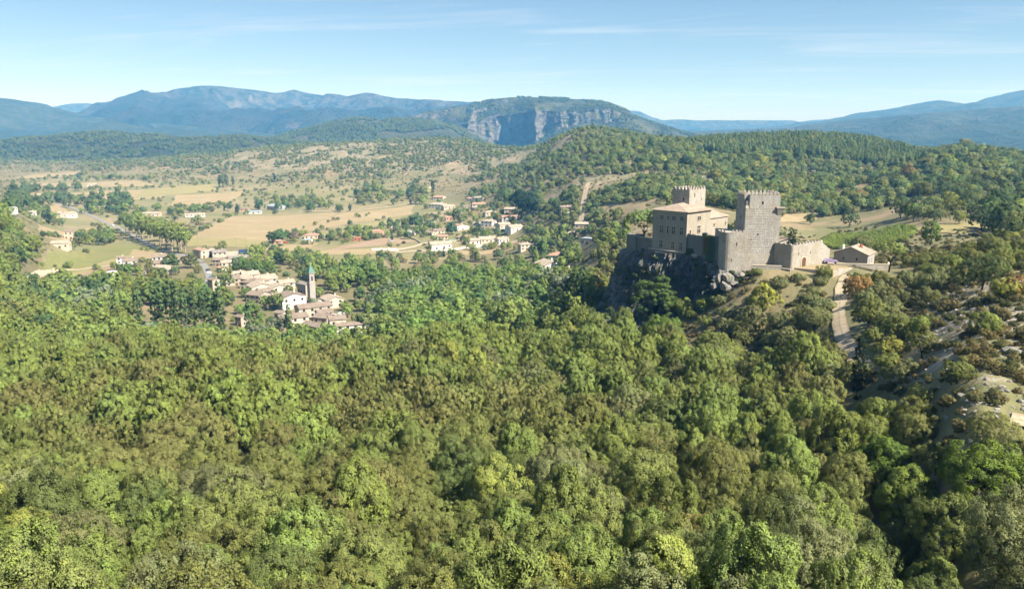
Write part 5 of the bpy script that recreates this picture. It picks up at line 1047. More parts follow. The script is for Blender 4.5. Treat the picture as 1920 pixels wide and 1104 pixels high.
# ------------------------------------------------------------------ trees
def leaves(rs, C, nrm, size, jit=.42, asp=.62):
    n = len(C); d = nrm + rs.normal(size=(n, 3)) * jit; d /= np.linalg.norm(d, axis=1)[:, None] + 1e-9
    a = np.cross(d, rs.normal(size=(n, 3))); a /= np.linalg.norm(a, axis=1)[:, None] + 1e-9; b = np.cross(d, a); s = size * rs.uniform(.65, 1.3, n)[:, None]
    bend = d * s * .18
    V = np.stack((C + a * s * .5, C + b * s * asp * .5 - bend, C - a * s * .5, C - b * s * asp * .5 - bend), 1).reshape(-1, 3)
    return V, np.arange(4 * n).reshape(-1, 4)
def crown_pts(rs, Rr, Hc, zc, K, rc, n, tuft, low=-.35, gap=0.0, flatb=False, taper=0.0, per=24):
    """leaf positions of a crown: boughs (K), tufts on the boughs, leaves on the tufts"""
    i = np.arange(K) + .5; z = 1 - (1 - low) * i / K; th = i * 2.39996 + rs.uniform(0, 6); r = np.sqrt(np.maximum(1 - z * z, 0)); d = np.stack((r * np.cos(th), r * np.sin(th), z), 1) + rs.normal(size=(K, 3)) * .12
    fac = rs.uniform(.52, .92, K)[:, None]; C = d * fac; C[:, 2] = np.maximum(C[:, 2], low); tp = 1 - taper * np.clip(C[:, 2], 0, 1); C = C * np.stack((tp, tp, np.ones(K)), 1) * (Rr, Rr, Hc); C[:, 2] += zc
    rad = rc * min(Rr, Hc * 1.2) * rs.uniform(.7, 1.25, K)
    inner = rs.normal(size=(max(K // 5, 2), 3)) * .22 * (Rr, Rr, Hc) + (0, 0, zc); C = np.vstack((C, inner)); rad = np.concatenate((rad, np.full(len(inner), rc * min(Rr, Hc) * .9)))
    nt = max(n // per, 6); p = rad ** 2 / (rad ** 2).sum(); k = rs.choice(len(C), nt, p=p)
    out = C[k] - (0, 0, zc - Hc * .25); out /= np.linalg.norm(out, axis=1)[:, None] + 1e-9; dd = rs.normal(size=(nt, 3)) + out * .75; dd /= np.linalg.norm(dd, axis=1)[:, None]
    T = C[k] + dd * (rad[k] * rs.uniform(.78, 1.06, nt))[:, None]
    keep = np.ones(nt, bool)
    D = np.linalg.norm(T[:, None] - C[None], axis=2) / rad[None]; D[np.arange(nt), k] = 9; dm = D.min(1); keep &= dm > min(.72, np.quantile(dm, .42))
    if gap > 0: keep &= vnoise(T[:, 0] * .9 + 50 + rs.uniform(0, 99), T[:, 1] * .9 + T[:, 2] * 1.1) > gap
    T, dd = T[keep], dd[keep]; rep = int(np.ceil(n / max(len(T), 1))); q = np.repeat(np.arange(len(T)), rep)[:n + rep]
    ld = rs.normal(size=(len(q), 3)) + dd[q] * .6; ld /= np.linalg.norm(ld, axis=1)[:, None]; P = T[q] + ld * (tuft * rs.uniform(.5, 1.1, len(q)))[:, None]
    tone = np.clip(rs.uniform(0, 1, len(T))[q] * .45 + rs.uniform(0, 1, len(q)) * .55, 0, 1)
    oc = (P - (0, 0, zc - Hc * .3)) / (Rr, Rr, Hc); oc /= np.linalg.norm(oc, axis=1)[:, None] + 1e-9; bo = dd[q] * .75 + oc * .6 + ld * .25; bo /= np.linalg.norm(bo, axis=1)[:, None] + 1e-9
    return P, ld * .6 + dd[q] * .7, tone, bo
def crown_mesh(name, seed, n, leaf, Rr, Hc, zc, K, rc, tuft, **kw):
    rs = np.random.RandomState(seed); P, nr, tone, bo = crown_pts(rs, Rr, Hc, zc, K, rc, n, tuft, **kw); V, F = leaves(rs, P, nr, leaf)
    return mesh_np(name, V, F, [M['foliage']], False, {'leaf': ('FACE', tone), 'bough': ('FACE', bo)})
def trunk_mesh(name, seed, h, r, limbs, spread, zfork, mat):
    rs = random.Random(seed); b = B(); lean = rs.uniform(-.3, .3)
    b.tube([(0, 0, -.6), (0, 0, .05), (lean * .3, .1, zfork * .6), (lean, .15, zfork)], [r * 1.5, r * 1.15, r * .9, r * .75], 7)
    for k in range(limbs):
        a = 6.283 * k / limbs + rs.uniform(-.4, .4); s = spread * rs.uniform(.5, .95); top = h * rs.uniform(.75, 1.0)
        b.tube([(lean, .15, zfork - .15), (lean + math.cos(a) * s * .45, math.sin(a) * s * .45, zfork + (top - zfork) * .45), (lean + math.cos(a) * s, math.sin(a) * s, top)], [r * .55, r * .34, r * .1], 5)
    return b.mesh(name, mat, True)
KIND = {   # Rr, Hc, zc, boughs, bough radius, tuft; trunk height, radius, limbs, spread, fork; other shape arguments
 'holm_oak': (dict(Rr=3.9, Hc=3.1, zc=3.7, K=34, rc=.36, tuft=.34, low=-.45), (5.6, .22, 5, 2.4, 1.6), 'bark'),
 'downy_oak': (dict(Rr=3.6, Hc=3.9, zc=4.6, K=38, rc=.32, tuft=.40, low=-.45, gap=.22), (7.0, .2, 5, 2.2, 2.2), 'bark'),
 'scrub_oak': (dict(Rr=2.6, Hc=1.9, zc=1.7, K=20, rc=.38, tuft=.26, low=-.5), (2.9, .1, 4, 1.5, .5), 'bark'),
 'riverside_tree': (dict(Rr=5.4, Hc=8.2, zc=10.2, K=46, rc=.30, tuft=.6, low=-.6, gap=.18), (16, .4, 6, 3.4, 4.0), 'bark'),
 'lombardy_poplar': (dict(Rr=1.9, Hc=11.0, zc=11.8, K=90, rc=.58, tuft=.4, low=-.85, taper=.42), (21, .3, 3, .5, 3.0), 'bark'),
 'cypress_tree': (dict(Rr=.95, Hc=4.9, zc=5.0, K=76, rc=.66, tuft=.2, low=-.95, taper=.45), (9, .14, 2, .2, 1.0), 'bark'),
 'umbrella_pine': (dict(Rr=4.2, Hc=1.75, zc=6.7, K=30, rc=.52, tuft=.32, low=-.15), (7.0, .22, 6, 3.0, 3.0), 'bark'),
 'spruce_tree': (dict(Rr=2.7, Hc=7.0, zc=7.0, K=46, rc=.34, tuft=.4, low=-.95, taper=.9), (13.0, .22, 2, .4, 2.0), 'bark'),
 'plane_tree': (dict(Rr=6.4, Hc=8.2, zc=17.5, K=44, rc=.32, tuft=.7, low=-.8, gap=.15), (23, .62, 6, 4.0, 8.0), 'bark_pale'),
 'garden_tree': (dict(Rr=3.4, Hc=3.8, zc=4.8, K=22, rc=.38, tuft=.42, low=-.6, gap=.1), (7.0, .2, 4, 2.0, 1.6), 'bark'),
}
LOD = {'near': (.95, 26000), 'mid': (1.3, 11500), 'low': (2.4, 3400), 'far': (4.6, 720)}
LEAF = {'holm_oak': .17, 'downy_oak': .21, 'scrub_oak': .14, 'riverside_tree': .34, 'lombardy_poplar': .26, 'cypress_tree': .13, 'umbrella_pine': .17, 'spruce_tree': .24, 'plane_tree': .38, 'garden_tree': .22}
_pc = {}
def proto(kind, lod, var):
    key = (kind, lod, var)
    if key not in _pc:
        shape, tk, bark = KIND[kind]; f, n = LOD[lod]; s = dict(shape); lf = LEAF[kind] * f
        if lod in ('low', 'far'): s['K'] = max(int(s['K'] * (.75 if lod == 'low' else .5)), 8); s['rc'] *= (1.0 if lod == 'low' else 1.2); s['per'] = 10 if lod == 'low' else 5
        if lod == 'near' and kind == 'scrub_oak': n = 14000
        s['tuft'] = max(s['tuft'], lf * .8)
        sd = (sum(map(ord, kind)) * 31 + var * 7) % 100000
        cm = crown_mesh(kind + '_crown', sd, n, lf, **s); tm = trunk_mesh(kind + '_trunk', sd, *tk, M[bark])
        _pc[key] = (cm, tm)
    return _pc[key]
_joined = {}
def joined(kind, lod, var):
    """crown and trunk as one mesh, for trees too small in the picture to show their parts"""
    key = (kind, lod, var)
    if key not in _joined:
        c, t = proto(kind, lod, var); bm = bmesh.new(); bm.from_mesh(c); n0 = len(bm.faces); lay = bm.faces.layers.float.get('leaf')
        bm.from_mesh(t); bm.faces.ensure_lookup_table()
        for f in bm.faces[n0:]: f.material_index = 1
        me = bpy.data.meshes.new(kind); bm.to_mesh(me); bm.free(); me.materials.clear(); me.materials.append(M['foliage']); me.materials.append(t.materials[0]); _joined[key] = me
    return _joined[key]
PAL = {
 'holm': [('olive brown', (.186, .186, .064), 4.4), ('olive green', (.172, .188, .058), 4.4), ('grey green', (.180, .192, .082), 2), ('dark green', (.120, .150, .048), 1.4)],
 'downy': [('bright green', (.194, .238, .062), 4), ('mid green', (.166, .206, .057), 4), ('yellow green', (.232, .250, .064), 1.0)],
 'river': [('mid green', (.150, .220, .060), 4), ('light green', (.205, .265, .075), 3), ('dark green', (.090, .150, .055), 1.6), ('silvery green', (.21, .25, .15), 1.2)],
 'scrub': [('grey green', (.180, .192, .080), 3), ('olive green', (.165, .180, .054), 3), ('light green', (.205, .240, .066), 2), ('yellow green', (.27, .275, .064), .8), ('rusty brown', (.24, .16, .065), .06)],
 'dark': [('dark green', (.092, .136, .052), 3), ('deep green', (.122, .165, .060), 2)],
 'garden': [('mid green', (.140, .198, .056), 3), ('light green', (.21, .255, .070), 2), ('dark green', (.085, .135, .052), 2), ('olive green', (.175, .190, .070), 1.5)],
}
KWORD = {'holm_oak': 'holm oak', 'downy_oak': 'downy oak', 'scrub_oak': 'scrub oak', 'riverside_tree': 'riverside tree', 'lombardy_poplar': 'slender upright poplar', 'cypress_tree': 'pointed cypress', 'umbrella_pine': 'umbrella pine', 'spruce_tree': 'pointed conifer', 'plane_tree': 'tall plane tree', 'garden_tree': 'garden tree'}
REG = [  # where a tree stands, by what one finds beside it
 ((1290, 1570, 500, 600), 'below the keep and gate wall'), ((1290, 1570, 600, 690), 'left of the path below the castle'), ((1100, 1290, 470, 620), 'at the castle cliff foot'), ((1100, 1290, 620, 700), 'in the hollow below the castle cliff'),
 ((1570, 1760, 480, 580), 'between path and rocky slope'), ((1570, 1760, 580, 690), 'right of the lower gravel path'), ((1760, 2000, 440, 560), 'on the rocky slope skyline'), ((1760, 2000, 560, 700), 'on the rocky slope at the right edge'),
 ((1300, 1570, 690, 800), 'left of the lone tall cypress'), ((1570, 1760, 690, 800), 'around the lone tall cypress'), ((1760, 2000, 700, 830), 'below the rocky right slope'), ((1500, 1760, 800, 960), 'in the dark ravine at lower right'), ((1760, 2000, 830, 960), 'beside the ravine near the right edge'), ((1500, 2000, 960, 1300), 'in the bottom right corner of the wood'),
 ((850, 1100, 480, 570), 'in the riverside wood below slope houses'), ((680, 850, 470, 570), 'in the riverside wood by the church'), ((850, 1100, 570, 680), 'around the middle wood clearing'), ((680, 850, 570, 680), 'between village end and clearing'),
 ((420, 680, 470, 560), 'behind the village church'), ((420, 680, 560, 660), 'at the near edge of the village'), ((220, 420, 480, 560), 'in the belt below the white houses'), ((220, 420, 560, 640), 'around the row of poplars'), ((-100, 220, 490, 580), 'in the belt below the left fields'), ((-100, 220, 580, 640), 'at the far edge of the left wood'), ((-100, 120, 380, 490), 'on the left wooded bank'),
 ((-100, 300, 640, 740), 'in the light green wood at left'), ((300, 650, 640, 740), 'in the light green wood below the village'), ((650, 1000, 660, 760), 'in the light green wood below the clearing'), ((1000, 1300, 680, 780), 'in the wood edge below the castle hollow'),
 ((-100, 300, 740, 850), 'in the left middle of the wood'), ((300, 650, 740, 850), 'in the centre left of the wood'), ((650, 1000, 740, 850), 'in the centre of the wood'), ((1000, 1300, 760, 880), 'in the centre right of the wood'),
 ((-100, 300, 850, 970), 'in the lower left wood'), ((300, 650, 850, 970), 'in the lower wood left of centre'), ((650, 1000, 850, 970), 'in the lower wood at centre'), ((1000, 1500, 800, 970), 'in the lower wood beside the ravine'),
 ((-100, 300, 970, 1300), 'in the bottom left corner of the wood'), ((300, 650, 970, 1300), 'along the bottom edge left of centre'), ((650, 1000, 970, 1300), 'along the bottom edge at centre'), ((1000, 1500, 960, 1300), 'along the bottom edge right of centre'),
 ((640, 1010, 350, 480), 'among the hamlet houses'), ((1010, 1120, 380, 540), 'on the slope by the hillside houses'), ((400, 640, 380, 480), 'by the farms in the mid valley fields'), ((200, 420, 380, 500), 'near the plane avenue'), ((-100, 260, 340, 500), 'among the farms in the left fields'),
 ((1100, 1260, 340, 470), 'on the slope left of the castle house'), ((1260, 1480, 280, 420), 'on the hillside behind the towers'), ((1480, 1700, 280, 400), 'on the hillside above the vineyard'), ((1440, 1700, 400, 480), 'around the vineyard behind the gate wall'), ((1700, 2000, 280, 400), 'on the upper right hillside'), ((1700, 2000, 400, 500), 'on the terraces beyond the right slope'), ((1000, 1260, 240, 380), 'on the rounded hill above the track'),
]
def where(px, py):
    for (a, b, c, d), w in REG:
        if a <= px < b and c <= py < d: return w
    return 'in the distant scrub of the valley'
rt = np.random.RandomState(5)
def pick(pal, r):
    P = PAL[pal]; w = np.array([p[2] for p in P]); k = np.searchsorted(np.cumsum(w) / w.sum(), r); return P[min(k, len(P) - 1)]
def patch(x, y):
    v = float(fbm(np.array([x / 26.0 + 71]), np.array([y / 26.0 + 13]), 3)[0]); v = (v - .5) * 2.4 + .5; v = v * .72 + rt.rand() * .28; return min(max(v, 0.0), .999)
ZOV = {}
TREES = []    # kind, x, y, scale, zscale, palette entry, label override
def add(kind, x, y, s, pal, zs=1.0, r=None, label=None):
    TREES.append((kind, float(x), float(y), float(s), float(zs), pick(pal, patch(x, y) if r is None else r) if isinstance(pal, str) else pal, label))
CASTLE = [(38, 268), (62, 238), (70, 234.5), (83, 230), (99, 226), (106, 232), (118, 240), (123, 262), (95, 275), (60, 290), (40, 285)]
_RP = np.concatenate([np.column_stack((l, np.full(len(l), w * .5))) for l, w in ROADS]); _bc = [0, None]
def free(x, y, rad=1.0):
    if _bc[0] != len(BUILT): _bc[0] = len(BUILT); _bc[1] = np.array(BUILT)
    b = _bc[1]
    if np.any((b[:, 0] - x) ** 2 + (b[:, 1] - y) ** 2 < (b[:, 2] + rad) ** 2): return False
    return not np.any((_RP[:, 0] - x) ** 2 + (_RP[:, 1] - y) ** 2 < (_RP[:, 2] + rad * .85 + .6) ** 2)
_FB = [(min(p[0] for p in f), max(p[0] for p in f), min(p[1] for p in f), max(p[1] for p in f), f) for f in FQ]
def infield(px, py):
    return any(a <= px <= b and c <= py <= d and bool(inpoly(np.array([px]), np.array([py]), f)[0]) for a, b, c, d, f in _FB)
def view_hidden(x, y, z):
    """is the line from the camera to this point blocked by the ground?"""
    t = np.linspace(.08, .96, 40); return np.any(H(x * t, np.maximum(y * t, 19)) > CAMZ + (z - CAMZ) * t)
# --- hand-placed single trees
def at_ground(px, py, Y=None):
    if Y is None: return ground(px, py)
    p = at(px, py, Y); return p
def solo(kind, px, py_base, hpx, colour, label, Y=None, wide=1.0, clear=0, z=None):
    g = at_ground(px, py_base, Y); sh = KIND[kind][0]; full = sh['zc'] + sh['Hc'] * 1.02; h = hpx / (FPX / (g[1] / .985)); s = h / full
    TREES.append((kind, g[0], g[1], s * wide, 1.0 / wide, ('', tuple(min(c * (1.4 if kind not in ('cypress_tree',) and min(colour) > .03 else 1.1), .3) for c in colour), 1), label)); BUILT.append((g[0], g[1], sh['Rr'] * s * wide * .75))
    if z is not None: ZOV[(round(g[0], 3), round(g[1], 3))] = z
    if clear and kind == 'cypress_tree':
        for d_ in range(2, 26, 3): BUILT.append((g[0] * (1 - d_ / g[1]), g[1] - d_, 2.2))
    if clear: BUILT.append((g[0], g[1], clear)); BUILT.append((g[0] * (1 - clear * 1.3 / g[1]), g[1] - clear * 1.3, clear * .8))
DG = (.028, .052, .022)
solo('cypress_tree', 1607, 742, 135, (.012, .022, .010), 'lone tall dark cypress standing in the wood below the gravel path', Y=133, clear=3.0, wide=.8)
solo('cypress_tree', 1483, 470, 68, (.030, .05, .022), 'dark cypress rising behind the castle gate wall', Y=243.5)
solo('umbrella_pine', 1667, 505, 54, (.17, .225, .065), 'rounded green umbrella pine right of the grey gabled house', Y=236, clear=7)
solo('umbrella_pine', 1207, 446, 62, (.13, .17, .06), 'umbrella pine leaning beside the left corner of the castle house', Y=269, z=71.8)
solo('umbrella_pine', 757, 632, 46, (.13, .16, .05), 'flat-crowned pine between village and clearing', Y=330); solo('umbrella_pine', 690, 632, 50, (.14, .165, .06), 'pale flat-crowned pine right of the long white house', Y=385)
for px_, top_, base_, lab_ in ((415, 538, 622, 'tallest and rightmost of the dark poplar row'), (398, 552, 622, 'second poplar from the right in the dark row'), (385, 556, 622, 'slim poplar third from the right in the dark row'), (367, 548, 625, 'wide poplar in the middle of the dark row'), (350, 552, 622, 'poplar just left of the middle of the dark row'), (335, 540, 618, 'poplar in the row behind the left middle'), (321, 534, 615, 'poplar fourth from the left in the dark row'), (306, 530, 612, 'poplar third from the left in the dark row'), (293, 530, 610, 'second poplar from the left in the dark row'), (260, 528, 600, 'leftmost lone poplar beside the green belt'), (543, 575, 628, 'green poplar before the lower village houses'), (468, 565, 625, 'bushy poplar left of the lower village')):
    solo('lombardy_poplar', px_, base_, (base_ - top_) * 1.32, (.075, .115, .042) if px_ < 500 else (.09, .135, .042), lab_, Y=415, wide=.85)
for i_, (px_, py_) in enumerate([(236, 436), (246, 441), (257, 446), (268, 450), (279, 454), (290, 458), (301, 462), (312, 466), (323, 469), (334, 473), (262, 436), (284, 444), (306, 452), (328, 460), (340, 466), (348, 474)]):
    g = ground(px_, py_ + 2); TREES.append(('plane_tree', g[0], g[1], 1.02 + .12 * rt.rand(), .92, ('', (.19, .235, .06) if rt.rand() < .8 else (.15, .205, .055), 1), ('%s plane tree from the far end of the avenue, %s row' % (['first', 'second', 'third', 'fourth', 'fifth', 'sixth', 'seventh', 'eighth', 'ninth', 'tenth'][i_ if i_ < 10 else i_ - 10], 'near' if i_ < 10 else 'rear')))); BUILT.append((g[0], g[1], 4))
for px_, py_, h_, k_, c_, l_ in [(91, 420, 26, 'spruce_tree', (.022, .042, .026), 'dark pointed spruce beside the left row houses'), (103, 424, 14, 'garden_tree', (.10, .12, .045), 'small olive tree right of the dark spruce'), (116, 424, 14, 'garden_tree', (.10, .125, .045), 'second small olive tree right of the dark spruce'), (174, 425, 8, 'garden_tree', (.08, .10, .04), 'left of two tiny round trees in the straw field'), (184, 426, 8, 'garden_tree', (.085, .10, .04), 'right of two tiny round trees in the straw field'),
        (152, 457, 20, 'garden_tree', (.05, .085, .035), 'dark round tree beside the tower-like house'), (134, 467, 16, 'garden_tree', (.12, .135, .04), 'olive round tree before the old farmhouse'), (163, 474, 8, 'scrub_oak', (.12, .14, .05), 'round bush in the green field'), (321, 500, 24, 'garden_tree', (.065, .10, .035), 'round tree right of the bright white house'), (358, 503, 28, 'garden_tree', (.085, .11, .035), 'tall round tree by the long brown-roofed house'), (372, 512, 16, 'garden_tree', (.15, .16, .05), 'yellowish tree at the village street entrance'),
        (450, 512, 30, 'garden_tree', (.07, .11, .035), 'big round tree below the village hall'), (424, 545, 46, 'riverside_tree', (.12, .16, .05), 'large light green tree left of the lower village'), (520, 582, 34, 'garden_tree', (.11, .15, .045), 'round lime tree before the large white-fronted house'), (735, 452, 14, 'spruce_tree', (.03, .055, .03), 'small dark conifer above the bare field'), (766, 372, 18, 'spruce_tree', (.025, .05, .032), 'tall dark fir above the hamlet field'), (656, 396, 14, 'spruce_tree', (.025, .05, .03), 'dark pointed fir beside the long field'), (770, 384, 12, 'spruce_tree', (.03, .05, .03), 'small fir under the tall fir above the hamlet field'),
        (980, 400, 40, 'garden_tree', (.025, .05, .028), 'dark evergreen mass right of the cream house'), (996, 402, 36, 'garden_tree', (.028, .055, .03), 'dark evergreen at the upper right of the hamlet'), (848, 440, 22, 'garden_tree', (.035, .075, .04), 'dark round tree in the middle of the hamlet'), (806, 434, 20, 'garden_tree', (.05, .10, .045), 'round green tree by the small flat-roofed house'), (780, 428, 26, 'garden_tree', (.06, .10, .04), 'broad green tree left of the flat-roofed house'), (862, 418, 26, 'garden_tree', (.12, .16, .07), 'pale willow behind the hamlet centre'), (832, 482, 18, 'cypress_tree', (.025, .05, .03), 'left of two small cypresses below the hamlet'), (850, 484, 18, 'cypress_tree', (.025, .05, .03), 'right of two small cypresses below the hamlet'), (1071, 488, 16, 'garden_tree', (.035, .07, .04), 'dark tree right of the red-brown hip roof'),
        (512, 456, 20, 'garden_tree', (.04, .08, .035), 'big dark tree left of the red-roofed cabin'), (525, 455, 24, 'garden_tree', (.05, .09, .035), 'big dark tree behind the red-roofed cabin'), (553, 452, 18, 'garden_tree', (.14, .12, .085), 'brownish tree left of the mid-valley villa'), (593, 444, 14, 'cypress_tree', (.02, .045, .03), 'thin dark cypress by the mid-valley villa'), (427, 396, 14, 'garden_tree', (.035, .07, .035), 'dark tree far left of the metal barn'), (445, 400, 18, 'spruce_tree', (.03, .06, .035), 'pointed dark tree left of the long white building'), (486, 394, 18, 'garden_tree', (.04, .08, .035), 'dark tree directly left of the metal barn'), (412, 352, 26, 'lombardy_poplar', (.07, .09, .05), 'left of the far row of thin poplars'), (418, 352, 28, 'lombardy_poplar', (.07, .09, .05), 'second of the far row of thin poplars'), (425, 351, 28, 'lombardy_poplar', (.07, .09, .05), 'third of the far row of thin poplars'), (437, 350, 22, 'lombardy_poplar', (.07, .09, .05), 'rightmost of the far row of thin poplars'), (515, 338, 12, 'spruce_tree', (.025, .05, .03), 'lone dark conifer on the scrub slope'),
        (812, 362, 24, 'cypress_tree', (.03, .055, .035), 'thin cypress beside the far track above the hamlet'), (205, 396, 20, 'cypress_tree', (.025, .05, .03), 'left dark cypress above the road'), (165, 396, 16, 'cypress_tree', (.025, .05, .03), 'dark cypress left of the pink house'), (1840, 545, 62, 'holm_oak', (.055, .072, .028), 'large dark holm oak on the skyline of the right slope'), (1905, 500, 16, 'cypress_tree', (.03, .05, .03), 'small dark conifer on the far right skyline')]:
    solo(k_, px_, py_, h_, c_, l_, wide=1.12 if k_ in ('garden_tree',) else 1.0)
solo('scrub_oak', 1607, 555, 36, (.26, .13, .05), 'rusty brown bush at the right edge of the gravel path'); solo('downy_oak', 1430, 592, 62, (.21, .22, .045), 'bright yellow-green tree below the keep'); solo('downy_oak', 1240, 660, 75, (.10, .165, .035), 'round bright green tree in the hollow below the cliff'); solo('riverside_tree', 1228, 610, 92, (.07, .115, .03), 'large domed green tree hiding the foot of the castle cliff', wide=1.5)
solo('downy_oak', 1700, 1010, 150, (.13, .165, .035), 'tall yellowish green tree at the ravine edge, lower right', wide=.9); solo('downy_oak', 1640, 930, 120, (.10, .15, .03), 'leafy green tree rising from the dark ravine'); solo('downy_oak', 1840, 960, 150, (.12, .16, .03), 'broad yellow-green tree at the lower right', wide=1.1)
solo('downy_oak', 1300, 1060, 110, (.235, .175, .055), 'rust-tinted oak along the bottom edge right of centre')
# --- the woods
def hexgrid(x0, x1, y0, y1, sp, jit=.38):
    out = []; row = 0; y = y0
    while y < y1:
        x = x0 + (sp / 2 if row % 2 else 0)
        while x < x1: out.append((x + rt.uniform(-jit, jit) * sp, y + rt.uniform(-jit, jit) * sp)); x += sp
        y += sp * .87; row += 1
    return np.array(out)
G = hexgrid(-230, 230, 40, 310, 5.9); G = G[(np.abs(G[:, 0]) < G[:, 1] * .72 + 14)]
gz_ = H(G[:, 0], G[:, 1]); gpx, gpy = pix(G[:, 0], G[:, 1], gz_); n1 = fbm(G[:, 0] / 30 + 40, G[:, 1] / 30, 3); n2 = fbm(G[:, 0] / 14 + 9, G[:, 1] / 14 + 3, 2); incas = inpoly(G[:, 0], G[:, 1], CASTLE)
CLEAR = [([(860, 632), (950, 628), (960, 664), (830, 672)], .12), ([(1060, 648), (1150, 640), (1190, 668), (1080, 672)], .2), ([(1258, 596), (1300, 590), (1310, 660), (1262, 660)], .3), ([(1380, 668), (1440, 660), (1460, 722), (1390, 716)], .2), ([(1700, 560), (1990, 500), (1990, 800), (1760, 700), (1720, 620)], .10), ([(1700, 690), (1840, 720), (1990, 800), (1870, 870), (1720, 800)], .6), ([(1640, 480), (1800, 480), (1720, 560), (1610, 560)], .6), ([(1660, 850), (1760, 850), (1760, 980), (1660, 960)], .95)]
for (x, y), z, px_, py_, a, b, ic in zip(G, gz_, gpx, gpy, n1, n2, incas):
    if ic or px_ < -160 or px_ > 2080: continue
    dens = 1.0
    for P_, d_ in CLEAR:
        if inpoly(np.array([px_]), np.array([py_]), P_)[0]: dens = d_
    if rt.rand() > dens or not free(x, y, 1.6): continue
    if view_hidden(x, y, z + 8): continue
    spur = x > 20 and y > 128 and px_ > 1280 and py_ < 720
    if 1095 < px_ <= 1345 and y > 205 and rt.rand() < .4: continue
    if px_ > 1540 and 450 < py_ < 503 and y > 250: continue
    if (px_ > 1340 and y > 190 and py_ < 606) or (1095 < px_ <= 1345 and y > 185 and py_ < 650):
        if rt.rand() < .8: add('scrub_oak', x, y, rt.uniform(.6, 1.1) if px_ > 1345 else rt.uniform(.8, 1.3), 'scrub' if px_ > 1345 else 'downy', rt.uniform(.8, 1.1))
        continue
    if (1535 < px_ < 1680 and 630 < py_ < 780) or (px_ > 1650 and 500 < py_ < 930):
        if rt.rand() < .85: add('scrub_oak', x, y, rt.uniform(.6, 1.15), 'scrub', rt.uniform(.85, 1.15))
        else: add('holm_oak', x, y, rt.uniform(.42, .65), 'holm', rt.uniform(.9, 1.1))
        continue
    if spur or (px_ > 1620 and py_ < 800):
        if rt.rand() < .55: add('scrub_oak', x, y, rt.uniform(.85, 1.5), 'scrub', rt.uniform(.9, 1.2))
        else: add('holm_oak' if rt.rand() < .55 else 'downy_oak', x, y, rt.uniform(.55, .9), 'scrub' if rt.rand() < .5 else 'holm', rt.uniform(.85, 1.1))
        continue
    green = .2 + .76 * np.clip((800 - py_) / 130, 0, 1) if px_ < 1250 else .62
    if 430 < px_ < 620 and 760 < py_ < 900: green = .9
    if px_ < 330 and py_ > 700: green = max(green * .8, .3 + .5 * (a > .55))
    if px_ > 1250 and py_ > 960: green = .2
    g = green + (a - .5) * 1.1
    if rt.rand() < g: add('downy_oak', x, y, rt.uniform(.60, 1.0) * (.92 if y < 75 else 1), 'downy', rt.uniform(1.05, 1.5))
    else: add('holm_oak', x, y, rt.uniform(.60, 1.02) * (.92 if y < 75 else 1), 'holm', rt.uniform(1.1, 1.5))
    if rt.rand() < .10: add('scrub_oak', x + 3, y + 1.5, rt.uniform(.8, 1.3), 'scrub')
# riverside and village belt
G = hexgrid(-420, 180, 290, 640, 9.0); G = G[np.abs(G[:, 0]) < G[:, 1] * .70 + 10]; gz_ = H(G[:, 0], G[:, 1]); gpx, gpy = pix(G[:, 0], G[:, 1], gz_)
for (x, y), z, px_, py_ in zip(G, gz_, gpx, gpy):
    if px_ < -120 or px_ > 1185 or infield(px_, py_) or not free(x, y, 4.2): continue
    belt = (py_ > np.interp(px_, [-100, 60, 120, 250, 380, 440, 520, 640, 760, 900, 1000, 1060, 1120, 1200], [400, 530, 546, 548, 556, 560, 525, 525, 535, 530, 530, 550, 575, 600]))
    if px_ < 70 and py_ > 385: belt = True
    if 440 < px_ < 700 and 520 < py_ < 632: belt = (rt.rand() < .26) or (py_ < 545 and px_ > 620)
    if 380 < px_ < 405 and py_ < 575: belt = False
    if not belt: continue
    if 250 < px_ < 440 and 392 < y < 475: add('garden_tree', x, y, rt.uniform(.22, .42), 'downy', rt.uniform(.7, 1.0)); continue
    if (425 < px_ < 720 and 545 < py_) or (240 < px_ < 430 and y < 418 and py_ > 585): add('garden_tree', x, y, rt.uniform(.7, 1.15), 'river', rt.uniform(.8, 1.0)); continue
    if rt.rand() < .06 or view_hidden(x, y, z + 15): continue
    if px_ < 100: add('garden_tree' if rt.rand() < .6 else 'holm_oak', x, y, rt.uniform(1.0, 1.6), 'downy' if rt.rand() < .5 else 'garden', rt.uniform(.9, 1.2)); continue
    if px_ < 220 and py_ < 600: add('garden_tree', x, y, rt.uniform(1.1, 1.8), 'river', rt.uniform(.9, 1.2)); continue
    tall = rt.uniform(.62, 1.0) * (1.0 if px_ > 600 else .92)
    add('riverside_tree', x, y, tall, 'downy' if px_ < 430 and rt.rand() < .75 else 'river', rt.uniform(.8, 1.05))
